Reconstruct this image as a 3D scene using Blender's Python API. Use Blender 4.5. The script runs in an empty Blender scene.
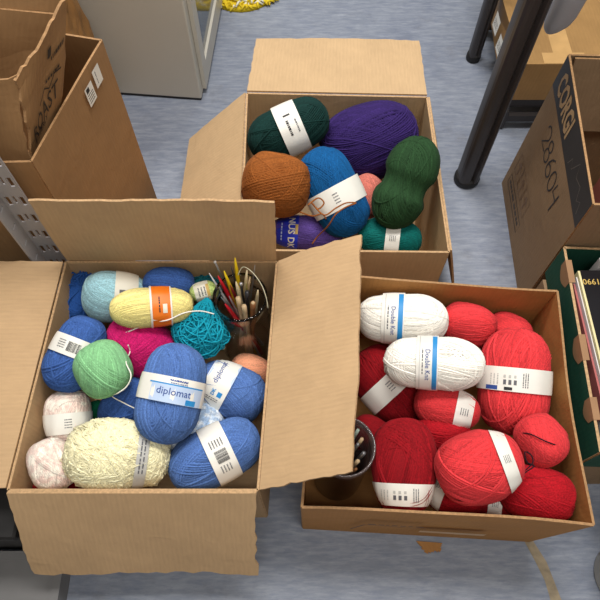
import bpy, math, random
import numpy as np
from mathutils import Vector, Matrix

S = bpy.context.scene
COL = S.collection
# ------------------------------------------------------------------ camera
CAM_H, FPX, TILT = 1.30, 600.0, math.radians(27.5)
cd = bpy.data.cameras.new('camera')
cd.sensor_width = 36.0
cd.lens = 36.0
cd.clip_start = 0.02
cam = bpy.data.objects.new('camera', cd)
COL.objects.link(cam)
cam.location = (0, 0, CAM_H)
cam.rotation_euler = (TILT, 0, 0)
S.camera = cam
# ------------------------------------------------------------------ light
W = bpy.data.worlds.new('room_light')
S.world = W
W.use_nodes = True
W.node_tree.nodes['Background'].inputs[0].default_value = (1.0, 0.98, 0.95, 1)
W.node_tree.nodes['Background'].inputs[1].default_value = 0.13


def area(name, loc, sx, sy, power, rot=(0, 0, 0), col=(1, 0.985, 0.955)):
    l = bpy.data.lights.new(name, 'AREA')
    l.shape = 'RECTANGLE'
    l.size, l.size_y, l.energy, l.color = sx, sy, power, col
    o = bpy.data.objects.new(name, l)
    COL.objects.link(o)
    o.location = loc
    o.rotation_euler = rot
    return o


area('ceiling_lamp_near', (0.2, 1.0, 2.75), 1.3, 0.5, 37)
area('rear_fill_light', (0.3, -0.5, 2.75), 1.3, 0.5, 17)  # added fill behind the camera, brightens upright faces turned toward it
area('ceiling_lamp_far', (-0.4, 2.1, 2.75), 1.3, 0.5, 33, (math.radians(-12), 0, 0))
S.view_settings.view_transform = 'Standard'
S.view_settings.look = 'None'
S.view_settings.gamma = 1
S.view_settings.use_curve_mapping = False
S.view_settings.exposure = 0.33

CT, ST = math.cos(TILT), math.sin(TILT)


def ray(px, py):
    x, y = (px - 300) / FPX, (300 - py) / FPX
    return Vector((x, y * CT + ST, y * ST - CT))


def at(px, py, z):
    d = ray(px, py)
    t = (z - CAM_H) / d.z
    return Vector((0, 0, CAM_H)) + d * t


# ------------------------------------------------------------------ materials
def lin(r, g, b):
    f = lambda c: (c / 255 / 12.92) if c / 255 <= 0.04045 else ((c / 255 + 0.055) / 1.055) ** 2.4
    return (f(r), f(g), f(b), 1)


MATS = {}


def base_mat(name, rough=0.6, metal=0.0):
    m = bpy.data.materials.new(name)
    m.use_nodes = True
    nt = m.node_tree
    b = nt.nodes['Principled BSDF']
    b.inputs['Roughness'].default_value = rough
    b.inputs['Metallic'].default_value = metal
    return m, nt, b


def N(nt, kind, **kw):
    n = nt.nodes.new(kind)
    for k, v in kw.items():
        if k in n.inputs:
            n.inputs[k].default_value = v
        else:
            setattr(n, k, v)
    return n


def ramp(nt, fac, stops):
    r = nt.nodes.new('ShaderNodeValToRGB')
    el = r.color_ramp.elements
    while len(el) < len(stops):
        el.new(0.5)
    for e, (p, c) in zip(el, stops):
        e.position = p
        e.color = c
    nt.links.new(fac, r.inputs[0])
    return r.outputs[0]


def mix(nt, a, b, fac, mode='MIX'):
    n = nt.nodes.new('ShaderNodeMix')
    n.data_type = 'RGBA'
    n.blend_type = mode
    for sock, v in ((n.inputs[0], fac), (n.inputs[6], a), (n.inputs[7], b)):
        if hasattr(v, 'links'):
            nt.links.new(v, sock)
        else:
            sock.default_value = v
    return n.outputs[2]


def plain(name, rgb, rough=0.6, metal=0.0, var=0.06, scale=30):
    if name in MATS:
        return MATS[name]
    m, nt, b = base_mat(name, rough, metal)
    c = lin(*rgb)
    no = N(nt, 'ShaderNodeTexNoise', Scale=scale, Detail=4.0)
    tc = nt.nodes.new('ShaderNodeTexCoord')
    nt.links.new(tc.outputs['Object'], no.inputs['Vector'])
    lo = tuple(x * (1 - var) for x in c[:3]) + (1,)
    hi = tuple(min(1, x * (1 + var)) for x in c[:3]) + (1,)
    nt.links.new(ramp(nt, no.outputs['Fac'], [(0.3, lo), (0.7, hi)]), b.inputs['Base Color'])
    MATS[name] = m
    return m


def yarn_mat(name, rgb, var=0.22, rough=0.85, alt=None, sheen=0.08):
    key = 'yarn ' + name
    if key in MATS:
        return MATS[key]
    m, nt, b = base_mat(key, rough)
    c = lin(*rgb)
    tc = nt.nodes.new('ShaderNodeTexCoord')
    n1 = N(nt, 'ShaderNodeTexNoise', Scale=420.0, Detail=2.0)
    n2 = N(nt, 'ShaderNodeTexNoise', Scale=70.0, Detail=3.0)
    nt.links.new(tc.outputs['Object'], n1.inputs['Vector'])
    nt.links.new(tc.outputs['Object'], n2.inputs['Vector'])
    lo = tuple(x * (1 - var) for x in c[:3]) + (1,)
    hi = tuple(min(1, x * (1 + var)) for x in c[:3]) + (1,)
    col = ramp(nt, n1.outputs['Fac'], [(0.3, lo), (0.7, hi)])
    if alt:
        f = ramp(nt, n2.outputs['Fac'], [(0.45, (0, 0, 0, 1)), (0.58, (1, 1, 1, 1))])
        col = mix(nt, col, lin(*alt), f)
    at_ = nt.nodes.new('ShaderNodeAttribute')
    at_.attribute_name = 'tone'
    mx = N(nt, 'ShaderNodeMath', operation='LESS_THAN')
    nt.links.new(at_.outputs['Fac'], mx.inputs[0])
    mx.inputs[1].default_value = 0.01
    ad = N(nt, 'ShaderNodeMath', operation='ADD')
    nt.links.new(at_.outputs['Fac'], ad.inputs[0])
    nt.links.new(mx.outputs[0], ad.inputs[1])
    cb = N(nt, 'ShaderNodeCombineColor')
    for k_ in range(3):
        nt.links.new(ad.outputs[0], cb.inputs[k_])
    col = mix(nt, col, cb.outputs[0], 1.0, 'MULTIPLY')
    nt.links.new(col, b.inputs['Base Color'])
    b.inputs['Sheen Weight'].default_value = sheen
    b.inputs['Sheen Roughness'].default_value = 0.5
    b.inputs['Sheen Tint'].default_value = tuple(min(1, x * 0.7 + 0.25) for x in c[:3]) + (1,)
    b.inputs['Specular IOR Level'].default_value = 0.2
    bp = N(nt, 'ShaderNodeBump', Strength=0.35, Distance=0.0006)
    nt.links.new(n1.outputs['Fac'], bp.inputs['Height'])
    nt.links.new(bp.outputs[0], b.inputs['Normal'])
    MATS[key] = m
    return m


def card_mat(name, rgb, var=0.09, stripe=0.016, rough=0.75):
    """brown corrugated board: UV in metres, u across the flutes"""
    if name in MATS:
        return MATS[name]
    m, nt, b = base_mat(name, rough)
    c = lin(*rgb)
    uv = nt.nodes.new('ShaderNodeUVMap')
    uv.uv_map = 'uv'
    n1 = N(nt, 'ShaderNodeTexNoise', Scale=9.0, Detail=5.0, Roughness=0.6)
    n2 = N(nt, 'ShaderNodeTexNoise', Scale=260.0, Detail=3.0)
    mp = N(nt, 'ShaderNodeMapping')
    mp.inputs['Scale'].default_value = (1.0, 0.12, 1)
    nt.links.new(uv.outputs[0], n1.inputs['Vector'])
    nt.links.new(uv.outputs[0], mp.inputs['Vector'])
    nt.links.new(mp.outputs[0], n2.inputs['Vector'])
    wv = N(nt, 'ShaderNodeTexWave', Scale=36.0, Distortion=0.6, Detail=2.0)
    wv.inputs['Detail Scale'].default_value = 0.6
    nt.links.new(uv.outputs[0], wv.inputs['Vector'])
    f = lambda k: tuple(min(1, x * k) for x in c[:3]) + (1,)
    col = ramp(nt, n1.outputs['Fac'], [(0.25, f(1 - var)), (0.75, f(1 + var))])
    g2 = ramp(nt, n2.outputs['Fac'], [(0.3, (0.95, 0.95, 0.95, 1)), (0.7, (1.03, 1.03, 1.03, 1))])
    col = mix(nt, col, g2, 1.0, 'MULTIPLY')
    g3 = ramp(nt, wv.outputs['Fac'], [(0.0, (1 - stripe,) * 3 + (1,)), (1.0, (1 + stripe,) * 3 + (1,))])
    col = mix(nt, col, g3, 1.0, 'MULTIPLY')
    nt.links.new(col, b.inputs['Base Color'])
    bp = N(nt, 'ShaderNodeBump', Strength=0.10, Distance=0.001)
    nt.links.new(wv.outputs['Fac'], bp.inputs['Height'])
    n3 = N(nt, 'ShaderNodeTexNoise', Scale=14.0, Detail=4.0, Distortion=1.5)
    nt.links.new(uv.outputs[0], n3.inputs['Vector'])
    b2 = N(nt, 'ShaderNodeBump', Strength=0.28, Distance=0.006)
    nt.links.new(n3.outputs['Fac'], b2.inputs['Height'])
    nt.links.new(bp.outputs[0], b2.inputs['Normal'])
    nt.links.new(b2.outputs[0], b.inputs['Normal'])
    b.inputs['Specular IOR Level'].default_value = 0.3
    MATS[name] = m
    return m


def edge_mat(name, rgb):
    """cut edge of corrugated board, light liners with darker flutes"""
    if name in MATS:
        return MATS[name]
    m, nt, b = base_mat(name, 0.8)
    c = lin(*rgb)
    tc = nt.nodes.new('ShaderNodeTexCoord')
    no = N(nt, 'ShaderNodeTexNoise', Scale=220.0, Detail=2.0)
    nt.links.new(tc.outputs['Object'], no.inputs['Vector'])
    f = lambda k: tuple(min(1, x * k) for x in c[:3]) + (1,)
    nt.links.new(ramp(nt, no.outputs['Fac'], [(0.35, f(0.72)), (0.65, f(1.0))]), b.inputs['Base Color'])
    MATS[name] = m
    return m


def glass_mat(name, tint=(1, 1, 1, 1), rough=0.0):
    if name in MATS:
        return MATS[name]
    m, nt, b = base_mat(name, rough)
    b.inputs['Base Color'].default_value = tint
    b.inputs['Transmission Weight'].default_value = 1.0
    b.inputs['IOR'].default_value = 1.45
    MATS[name] = m
    return m


# ------------------------------------------------------------------ object helpers
def make(name, verts, faces, mats, parent=None, smooth=False, midx=None, uvs=None):
    me = bpy.data.meshes.new(name)
    me.from_pydata([tuple(v) for v in verts], [], [tuple(int(i) for i in f) for f in faces])
    for m in mats:
        me.materials.append(m)
    if midx is not None:
        me.polygons.foreach_set('material_index', np.array(midx, dtype=np.int32))
    if smooth:
        me.polygons.foreach_set('use_smooth', np.ones(len(me.polygons), dtype=bool))
    if uvs is not None:
        lay = me.uv_layers.new(name='uv')
        li = np.zeros(len(me.loops), dtype=np.int32)
        me.loops.foreach_get('vertex_index', li)
        lay.data.foreach_set('uv', np.array(uvs, dtype=np.float32)[li].ravel())
    me.update()
    o = bpy.data.objects.new(name, me)
    COL.objects.link(o)
    if parent:
        o.parent = parent
    return o


def tag(o, label, cat, group=None, kind=None):
    o['label'] = label
    o['category'] = cat
    if group:
        o['group'] = group
    if kind:
        o['kind'] = kind
    return o


def thing(name, label, cat, loc=(0, 0, 0), group=None):
    o = bpy.data.objects.new(name, None)
    o.empty_display_size = 0.05
    COL.objects.link(o)
    o.location = loc
    return tag(o, label, cat, group)


class MB:
    def __init__(s):
        s.v, s.f, s.m, s.u = [], [], [], []

    def add(s, v, f, m=0, u=None):
        o = len(s.v)
        s.v += [tuple(p) for p in v]
        s.f += [tuple(i + o for i in q) for q in f]
        s.m += [m] * len(f) if isinstance(m, int) else list(m)
        s.u += [tuple(p) for p in u] if u else [(p[0], p[1] + p[2]) for p in v]

    def box(s, lo, hi, m=0):
        (a, b, c), (d, e, f) = lo, hi
        v = [(a, b, c), (d, b, c), (d, e, c), (a, e, c), (a, b, f), (d, b, f), (d, e, f), (a, e, f)]
        s.add(v, [(0, 3, 2, 1), (4, 5, 6, 7), (0, 1, 5, 4), (1, 2, 6, 5), (2, 3, 7, 6), (3, 0, 4, 7)], m)

    def tube(s, pts, rad, seg=8, m=0, caps=True):
        pts = [Vector(p) for p in pts]
        n = len(pts)
        rr = rad if isinstance(rad, (list, tuple)) else [rad] * n
        v, f = [], []
        up = None
        for i, p in enumerate(pts):
            t = (pts[min(i + 1, n - 1)] - pts[max(i - 1, 0)])
            t = t.normalized() if t.length > 1e-9 else Vector((0, 0, 1))
            if up is None:
                up = Vector((0, 0, 1)) if abs(t.z) < 0.9 else Vector((1, 0, 0))
            a = (up - t * up.dot(t)).normalized()
            up = a
            b = t.cross(a)
            for k in range(seg):
                w = 2 * math.pi * k / seg
                v.append(p + (a * math.cos(w) + b * math.sin(w)) * rr[i])
        for i in range(n - 1):
            for k in range(seg):
                k2 = (k + 1) % seg
                f.append((i * seg + k, i * seg + k2, (i + 1) * seg + k2, (i + 1) * seg + k))
        if caps:
            f.append(tuple(reversed(range(seg))))
            f.append(tuple((n - 1) * seg + k for k in range(seg)))
        s.add(v, f, m)

    def slab(s, q, t, nu=8, nv=8, mi=0, me=1, warp=None, inset_jit=0.0, seed=0, flip=False):
        """board between corners q0..q3 (u: q0->q1, v: q0->q3), thickness t to both sides"""
        q = [Vector(p) for p in q]
        rng = random.Random(seed)
        nrm = ((q[1] - q[0]).cross(q[3] - q[0])).normalized()
        if flip:
            nrm = -nrm
        lu = ((q[1] - q[0]).length + (q[2] - q[3]).length) / 2
        lv = ((q[3] - q[0]).length + (q[2] - q[1]).length) / 2
        jt = [rng.uniform(-1, 1) * inset_jit for _ in range(nu + 1)]
        jl = [rng.uniform(-1, 1) * inset_jit for _ in range(nv + 1)]
        jr = [rng.uniform(-1, 1) * inset_jit for _ in range(nv + 1)]
        v, u = [], []
        for side in (1, -1):
            for j in range(nv + 1):
                for i in range(nu + 1):
                    a, b = i / nu, j / nv
                    p = (q[0] * (1 - a) + q[1] * a) * (1 - b) + (q[3] * (1 - a) + q[2] * a) * b
                    if inset_jit:
                        d = (q[3] - q[0]).normalized()
                        e = (q[1] - q[0]).normalized()
                        p = p + d * jt[i] * b ** 6 + e * (jl[j] * (1 - a) ** 6 + jr[j] * a ** 6) * min(1, b * 4)
                    w = warp(a, b) if warp else 0.0
                    v.append(p + nrm * (w + side * t / 2))
                    u.append((a * lu, b * lv))
        k = (nu + 1) * (nv + 1)
        idx = lambda sd, i, j: sd * k + j * (nu + 1) + i
        f, m = [], []
        for j in range(nv):
            for i in range(nu):
                f.append((idx(0, i, j), idx(0, i + 1, j), idx(0, i + 1, j + 1), idx(0, i, j + 1)))
                f.append((idx(1, i, j + 1), idx(1, i + 1, j + 1), idx(1, i + 1, j), idx(1, i, j)))
                m += [mi, mi]
        for i in range(nu):
            f.append((idx(1, i, 0), idx(1, i + 1, 0), idx(0, i + 1, 0), idx(0, i, 0)))
            f.append((idx(0, i, nv), idx(0, i + 1, nv), idx(1, i + 1, nv), idx(1, i, nv)))
            m += [me, me]
        for j in range(nv):
            f.append((idx(0, 0, j), idx(0, 0, j + 1), idx(1, 0, j + 1), idx(1, 0, j)))
            f.append((idx(1, nu, j), idx(1, nu, j + 1), idx(0, nu, j + 1), idx(0, nu, j)))
            m += [me, me]
        if flip:
            f = [tuple(reversed(x)) for x in f]
        s.add(v, f, m, u)

    def lathe(s, prof, seg=32, m=0, center=(0, 0, 0)):
        v, f = [], []
        for r, z in prof:
            for k in range(seg):
                w = 2 * math.pi * k / seg
                v.append((center[0] + r * math.cos(w), center[1] + r * math.sin(w), center[2] + z))
        for i in range(len(prof) - 1):
            for k in range(seg):
                k2 = (k + 1) % seg
                f.append((i * seg + k, i * seg + k2, (i + 1) * seg + k2, (i + 1) * seg + k))
        s.add(v, f, m)

    def build(s, name, mats, parent=None, smooth=False):
        if not isinstance(mats, (list, tuple)):
            mats = [mats]
        loc = parent.location if parent and parent.parent is None else Vector((0, 0, 0))
        if parent and parent.parent is not None:
            loc = parent.parent.location + parent.location
        vs = [(p[0] - loc[0], p[1] - loc[1], p[2] - loc[2]) for p in s.v]
        return make(name, vs, s.f, mats, parent, smooth, s.m, s.u)


# ------------------------------------------------------------------ lettering
TXT = {}


def text_geo(t, size, bold=0.0, shear=0.0):
    key = (t, size, bold, shear)
    if key in TXT:
        return TXT[key]
    c = bpy.data.curves.new('lettering', 'FONT')
    c.body, c.size, c.offset, c.shear = t, size, bold * size, shear
    c.align_x, c.align_y = 'CENTER', 'CENTER'
    c.resolution_u = 2
    o = bpy.data.objects.new('lettering', c)
    COL.objects.link(o)
    dg = bpy.context.evaluated_depsgraph_get()
    dg.update()
    me = o.evaluated_get(dg).to_mesh()
    v = [(p.co.x, p.co.y) for p in me.vertices]
    f = [tuple(p.vertices) for p in me.polygons]
    o.evaluated_get(dg).to_mesh_clear()
    bpy.data.objects.remove(o)
    bpy.data.curves.remove(c)
    TXT[key] = (v, f)
    return v, f


def decal(mb, els, fn, step=0.004):
    """els in local (u, v); fn(u, v, height) -> point"""
    for e in els:
        k = e[0]
        if k == 't':
            _, t, u, v, size, rot, m = e[:7]
            opt = e[7] if len(e) > 7 else {}
            vs, fs = text_geo(t, size, opt.get('bold', 0.0), opt.get('shear', 0.0))
            sx = opt.get('sx', 1.0)
            cr, sr = math.cos(math.radians(rot)), math.sin(math.radians(rot))
            P = [fn(u + (x * sx) * cr - y * sr, v + (x * sx) * sr + y * cr, 0.0009) for x, y in vs]
            mb.add(P, fs, m)
        elif k == 'r':
            _, u0, v0, u1, v1, m = e[:6]
            h = e[6] if len(e) > 6 else 0.0005
            n = max(1, int(abs(u1 - u0) / step))
            P = []
            for i in range(n + 1):
                a = u0 + (u1 - u0) * i / n
                P += [fn(a, v0, h), fn(a, v1, h)]
            mb.add(P, [(2 * i, 2 * i + 2, 2 * i + 3, 2 * i + 1) for i in range(n)], m)
        elif k == 'p':
            _, pts, w, m = e
            P = []
            pts = [Vector(p) for p in pts]
            for i, p in enumerate(pts):
                t = pts[min(i + 1, len(pts) - 1)] - pts[max(i - 1, 0)]
                t = t.normalized()
                nn = Vector((-t.y, t.x))
                for sgn in (-1, 1):
                    q = p + nn * sgn * w / 2
                    P.append(fn(q.x, q.y, 0.0008))
            mb.add(P, [(2 * i, 2 * i + 2, 2 * i + 3, 2 * i + 1) for i in range(len(pts) - 1)], m)
        elif k == 'bars':
            _, u, v, w, h, m, axis, seed = e
            rng = random.Random(seed)
            x = 0
            while x < 1:
                d = rng.choice((0.02, 0.03, 0.05))
                if axis == 'u':
                    decal(mb, [('r', u + x * w, v, u + min(1, x + d) * w, v + h, m, 0.0007)], fn)
                else:
                    decal(mb, [('r', u, v + x * h, u + w, v + min(1, x + d) * h, m, 0.0007)], fn)
                x += d + rng.choice((0.02, 0.03, 0.045))
        elif k == 'lines':                      # small print nobody can read
            _, u, v, w, h, n, m, axis, seed = e
            rng = random.Random(seed)
            for i in range(n):
                x = 0.0
                off = (i + 0.5) / n
                while x < 1:
                    d = rng.uniform(0.05, 0.16)
                    x2 = min(1, x + d)
                    if axis == 'u':
                        y = v + off * h
                        decal(mb, [('r', u + x * w, y - h / n * 0.2, u + x2 * w, y + h / n * 0.2, m, 0.0006)], fn)
                    else:
                        y = u + off * w
                        decal(mb, [('r', y - w / n * 0.2, v + x * h, y + w / n * 0.2, v + x2 * h, m, 0.0006)], fn)
                    x = x2 + rng.uniform(0.02, 0.06)


def plane_fn(o, U, V, n=None):
    o, U, V = Vector(o), Vector(U).normalized(), Vector(V).normalized()
    n = (U.cross(V)).normalized() if n is None else Vector(n)
    return lambda u, v, h: o + U * u + V * v + n * h


# ------------------------------------------------------------------ yarn
PW = 2.45
TONES = {}


def wound(a, b, c, st, seed, alpha=74, nb=20, per=9, jit=13, pinch=(), wob=0.02, fuzz=0.0, seg=44, lift=0.06, spread=0.42, lump=0.006, groove=0.55, rag=0.009):
    """yarn wound on an ellipsoid whose long axis is x: rounded strands laid in crossing bands"""
    rng = np.random.default_rng(seed)
    V, F = [], []
    off = 0

    lv = rng.normal(size=(4, 3)) * 2.2
    lp = rng.uniform(0, 6.28, 4)

    def blunt(q):                                   # blunter ends than an ellipsoid, a squeezed waist, soft lumps
        rho = np.sqrt(np.maximum(1 - q[:, 0] ** 2, 0))
        f = (np.abs(q[:, 0]) ** PW + rho ** PW) ** (-1 / PW)
        f = f * (1 + lump * sum(np.sin(q @ lv[i] + lp[i]) for i in range(4)))
        q = q * f[:, None]
        k = np.ones(len(q))
        for x0, w, d in pinch:
            k = k * (1 - d * np.exp(-((q[:, 0] - x0) / w) ** 4))
        return q * np.stack([np.ones(len(q)), k, k], -1)

    # core
    nu, nv = 28, 16
    th = np.linspace(0, np.pi, nv + 1)
    ph = np.linspace(0, 2 * np.pi, nu, endpoint=False)
    T, P = np.meshgrid(th, ph, indexing='ij')
    q = np.stack([np.cos(T), np.sin(T) * np.cos(P), np.sin(T) * np.sin(P)], -1).reshape(-1, 3)
    p = blunt(q) * np.array([a, b, c]) * 0.955
    V.append(p)
    i, j = np.meshgrid(np.arange(nv), np.arange(nu), indexing='ij')
    j2 = (j + 1) % nu
    F.append(np.stack([i * nu + j, (i + 1) * nu + j, (i + 1) * nu + j2, i * nu + j2], -1).reshape(-1, 4))
    off = len(p)
    TONE = [np.full(off, 0.9)]
    u = np.linspace(0, 2 * np.pi, seg, endpoint=False)
    sc = np.array([a, b, c])
    for bnd in range(nb + 5):
        tl = math.radians(alpha + rng.normal() * jit)
        az = rng.uniform(0, 2 * np.pi)
        n = np.array([math.cos(tl), math.sin(tl) * math.cos(az), math.sin(tl) * math.sin(az)])
        e1 = np.cross(n, [0, 0, 1.0] if abs(n[2]) < 0.9 else [1.0, 0, 0])
        e1 /= np.linalg.norm(e1)
        e2 = np.cross(n, e1)
        D = rng.uniform(-spread, spread)
        base = 1 + lift * min(1.15, bnd / nb) - lift * 0.75
        wph, wf = rng.uniform(0, 6.28), rng.integers(2, 4)
        for s in range(per if bnd < nb else 1 + bnd % 2):
            d = D + (s - per / 2) * st / b * 0.92
            if abs(d) > 0.93:
                continue
            dd = np.clip(d + wob * np.sin(wf * u + wph) + rng.normal() * wob * 0.3 * np.sin(u * 1 + rng.uniform(0, 6)), -0.96, 0.96)
            if fuzz:
                dd = np.clip(dd + fuzz * 0.5 * rng.normal(size=seg), -0.96, 0.96)
            r = np.sqrt(1 - dd ** 2)
            q = n * dd[:, None] + r[:, None] * (np.cos(u)[:, None] * e1 + np.sin(u)[:, None] * e2)
            h = base + 0.006 * np.sin(3 * u + rng.uniform(0, 6)) + rng.normal() * rag
            if fuzz:
                h = h + fuzz * rng.normal(size=seg)
            sd = n - q * (q @ n)[:, None]
            sd = sd / np.maximum(np.linalg.norm(sd, axis=1, keepdims=True), 1e-6)
            sd = sd * sc
            sd = sd / np.maximum(np.linalg.norm(sd, axis=1, keepdims=True), 1e-6)
            out = q / sc
            out = out / np.linalg.norm(out, axis=1, keepdims=True)
            p = blunt(q) * sc * (h[:, None] if np.ndim(h) else h)
            w = st * 0.5
            TONE.append(np.full(3 * seg, np.clip(rng.normal(1.0, 0.12), 0.72, 1.25)))
            V.append(np.concatenate([p - sd * w - out * st * groove, p + out * st * 0.38, p + sd * w - out * st * groove]))
            ii = np.arange(seg)
            i2 = (ii + 1) % seg
            F.append(off + np.stack([ii, i2, seg + i2, seg + ii], -1))
            F.append(off + np.stack([seg + ii, seg + i2, 2 * seg + i2, 2 * seg + ii], -1))
            off += 3 * seg
    TONES[len(np.concatenate(V))] = np.concatenate(TONE)
    return np.concatenate(V), np.concatenate(F)


def np_mesh(name, V, F, mats, parent=None):
    me = bpy.data.meshes.new(name)
    nF = len(F)
    me.vertices.add(len(V))
    me.vertices.foreach_set('co', V.astype(np.float32).ravel())
    me.loops.add(nF * 4)
    me.loops.foreach_set('vertex_index', F.astype(np.int32).ravel())
    me.polygons.add(nF)
    me.polygons.foreach_set('loop_start', np.arange(0, nF * 4, 4, dtype=np.int32))
    me.polygons.foreach_set('use_smooth', np.ones(nF, dtype=bool))
    for m in mats:
        me.materials.append(m)
    me.update(calc_edges=True)
    t = TONES.get(len(V))
    if t is not None:
        me.attributes.new('tone', 'FLOAT', 'POINT').data.foreach_set('value', t.astype(np.float32))
    o = bpy.data.objects.new(name, me)
    COL.objects.link(o)
    if parent:
        o.parent = parent
    return o


def view_matrix(px, py, z, ang):
    """frame at a picture point: long axis x turned ang degrees clockwise from the picture's right, z to the eye"""
    p = at(px, py, z)
    zc = (Vector((0, 0, CAM_H)) - p).normalized()
    right = Vector((1, 0, 0))
    right = (right - zc * right.dot(zc)).normalized()
    up = zc.cross(right)
    a = math.radians(ang)
    x = right * math.cos(a) - up * math.sin(a)
    y = zc.cross(x)
    return p, Matrix((x, y, zc)).transposed(), (CAM_H - z) / -ray(px, py).z / FPX


PAPER = plain('label paper', (238, 234, 224), 0.5, var=0.02)
PAPER2 = plain('label paper cream', (232, 226, 208), 0.5, var=0.02)
INK = plain('label ink grey', (95, 95, 100), 0.6)
INKB = plain('label ink black', (30, 30, 34), 0.6)
BLUE = plain('label ink blue', (40, 140, 205), 0.5)
NAVY = plain('label ink navy', (50, 80, 150), 0.5)
ORANGE = plain('label orange', (240, 120, 20), 0.5)
PALEBLUE = plain('label pale blue', (190, 208, 235), 0.5)
ROYAL = plain('label royal blue', (30, 50, 190), 0.45)
GOLD = plain('label gold', (205, 170, 90), 0.5)
PALEGREY = plain('label ink pale grey', (190, 188, 182), 0.5)
LBL = [PAPER, PAPER2, INK, INKB, BLUE, NAVY, ORANGE, PALEBLUE, ROYAL, GOLD, PALEGREY]
LP, LC, LI, LK, LB, LN, LO, LPB, LR, LG, LPG = range(11)

SEED = [100]


def ball(label, px, py, z, L, Wd, ang, mat, band=None, depth=None, st=0.0039, name='yarn_ball', group=None, cat='yarn ball', **kw):
    """band = (offset along axis as part of L, width in px, paper index, elements)"""
    SEED[0] += 1
    p, R, s = view_matrix(px, py, z, ang)
    a, b = L * s * 0.972, Wd * s * 0.972
    c = (depth * s) if depth else b * 0.95
    root = thing(name, label, cat, p, group)
    root.rotation_euler = R.to_euler()
    pinch = list(kw.pop('pinch', ()))
    if band:
        pinch.append((band[0], max(0.16, band[1] / L * 0.98), band[4] if len(band) > 4 else 0.07))
    V, F = wound(a, b, c, st, SEED[0], pinch=pinch, **kw)
    np_mesh('yarn', V, F, [mat], root)
    if band:
        o, w, paper, els = band[:4]
        x0 = o * a
        hw = w * s / 2
        top = 1.05
        rel = lambda x: max(0.05, 1 - min(0.99, abs(x / a) ** PW)) ** (1 / PW)
        k = (1 - pinch[-1][2])
        ra, rb = rel(x0 - hw), rel(x0 + hw)

        def fn(u, v, h, bb=b, cc=c):
            x = x0 - v
            t = (x - (x0 - hw)) / (2 * hw)
            r = (ra * (1 - t) + rb * t) * 0.2 + 0.8 * rel(x)
            ph = u / (bb * max(r, 0.3))
            k2 = k * top
            return (x, (bb * r * k2 + h + 0.0018) * math.sin(ph), (cc * r * k2 + h + 0.0018) * math.cos(ph))
        mb = MB()
        per = 2 * math.pi * b * max((ra + rb) * 0.1 + 0.8 * rel(x0), 0.3)
        n, mseg = 72, 5
        P, Fq = [], []
        for i in range(n):
            for j in range(mseg + 1):
                P.append(fn(per * (i / n - 0.5), -hw + 2 * hw * j / mseg, 0.0004 * math.sin(i * 0.9)))
        for i in range(n):
            i2 = (i + 1) % n
            for j in range(mseg):
                Fq.append((i * (mseg + 1) + j, i2 * (mseg + 1) + j, i2 * (mseg + 1) + j + 1, i * (mseg + 1) + j + 1))
        mb.add(P, Fq, paper)
        decal(mb, [tuple(e) for e in els(s, hw)], fn)
        lo = make('label_band', mb.v, mb.f, LBL, root, True, mb.m)
        lo['label'] = 'printed paper band'
    return root


def tangle(label, px, py, z, L, Wd, ang, mat, group=None, n=46, st=0.0034, seed=1, pinch=0.0, depth=None, cat='yarn skein', name='yarn_skein'):
    """a loose hank: many irregular loops of round yarn"""
    p, R, s = view_matrix(px, py, z, ang)
    a, b = L * s, Wd * s
    c = (depth or Wd * 0.8) * s
    rng = np.random.default_rng(seed)
    mb = MB()
    for k in range(n):
        cen = rng.normal(size=3) * 0.16
        nrm = rng.normal(size=3)
        nrm /= np.linalg.norm(nrm)
        e1 = np.cross(nrm, [0.3, 0.5, 0.8])
        e1 /= np.linalg.norm(e1)
        e2 = np.cross(nrm, e1)
        r1, r2 = rng.uniform(0.72, 0.98), rng.uniform(0.35, 0.85)
        m = 30
        pts = []
        phs = rng.uniform(0, 6.28, 4)
        for i in range(m):
            t = 2 * math.pi * i / (m - 1)
            q = cen + e1 * r1 * math.cos(t) + e2 * r2 * math.sin(t) + nrm * 0.2 * math.sin(2 * t + phs[0])
            q = q + 0.05 * np.sin(np.array([5 * t + phs[1], 6 * t + phs[2], 4 * t + phs[3]]))
            l = np.linalg.norm(q)
            if l > 1:
                q = q / l * (1 - 0.05 * rng.random())
            kk = 1.0
            if pinch:
                kk = 1 - 0.75 * np.clip((-q[0] + 0.1) * pinch, 0, 1)
            pts.append((q[0] * a, q[1] * b * kk, q[2] * c * kk))
        mb.tube(pts, st / 2, 5, 0, False)
    V, F = wound(a * 0.78, b * 0.78, c * 0.78, st, seed, alpha=60, nb=8, per=6, jit=40, wob=0.12)
    if pinch:
        V = V * 0.8 + np.array([a * 0.28, 0, -c * 0.1])
    if True:
        o = len(mb.v)
        mb.v += [tuple(x) for x in V]
        mb.f += [tuple(x + o for x in q) for q in F.tolist()]
        mb.m += [0] * len(F)
    root = make(name, mb.v, mb.f, [mat], None, True)
    root.location = p
    root.rotation_euler = R.to_euler()
    return tag(root, label, cat, group)


def strand(label, pts, mat, r=0.0013, sub=6, cat='yarn end', name='yarn_end'):
    """smooth loose end through points (px, py, z)"""
    P = [at(*p) for p in pts]
    out = []
    for i in range(len(P) - 1):
        p0, p1, p2, p3 = P[max(i - 1, 0)], P[i], P[i + 1], P[min(i + 2, len(P) - 1)]
        for k in range(sub):
            t = k / sub
            out.append(0.5 * ((2 * p1) + (p2 - p0) * t + (2 * p0 - 5 * p1 + 4 * p2 - p3) * t * t + (3 * p1 - p0 - 3 * p2 + p3) * t ** 3))
    out.append(P[-1])
    mb = MB()
    mb.tube(out, r, 6)
    o = mb.build(name, mat, None, True)
    return tag(o, label, cat)


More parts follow.
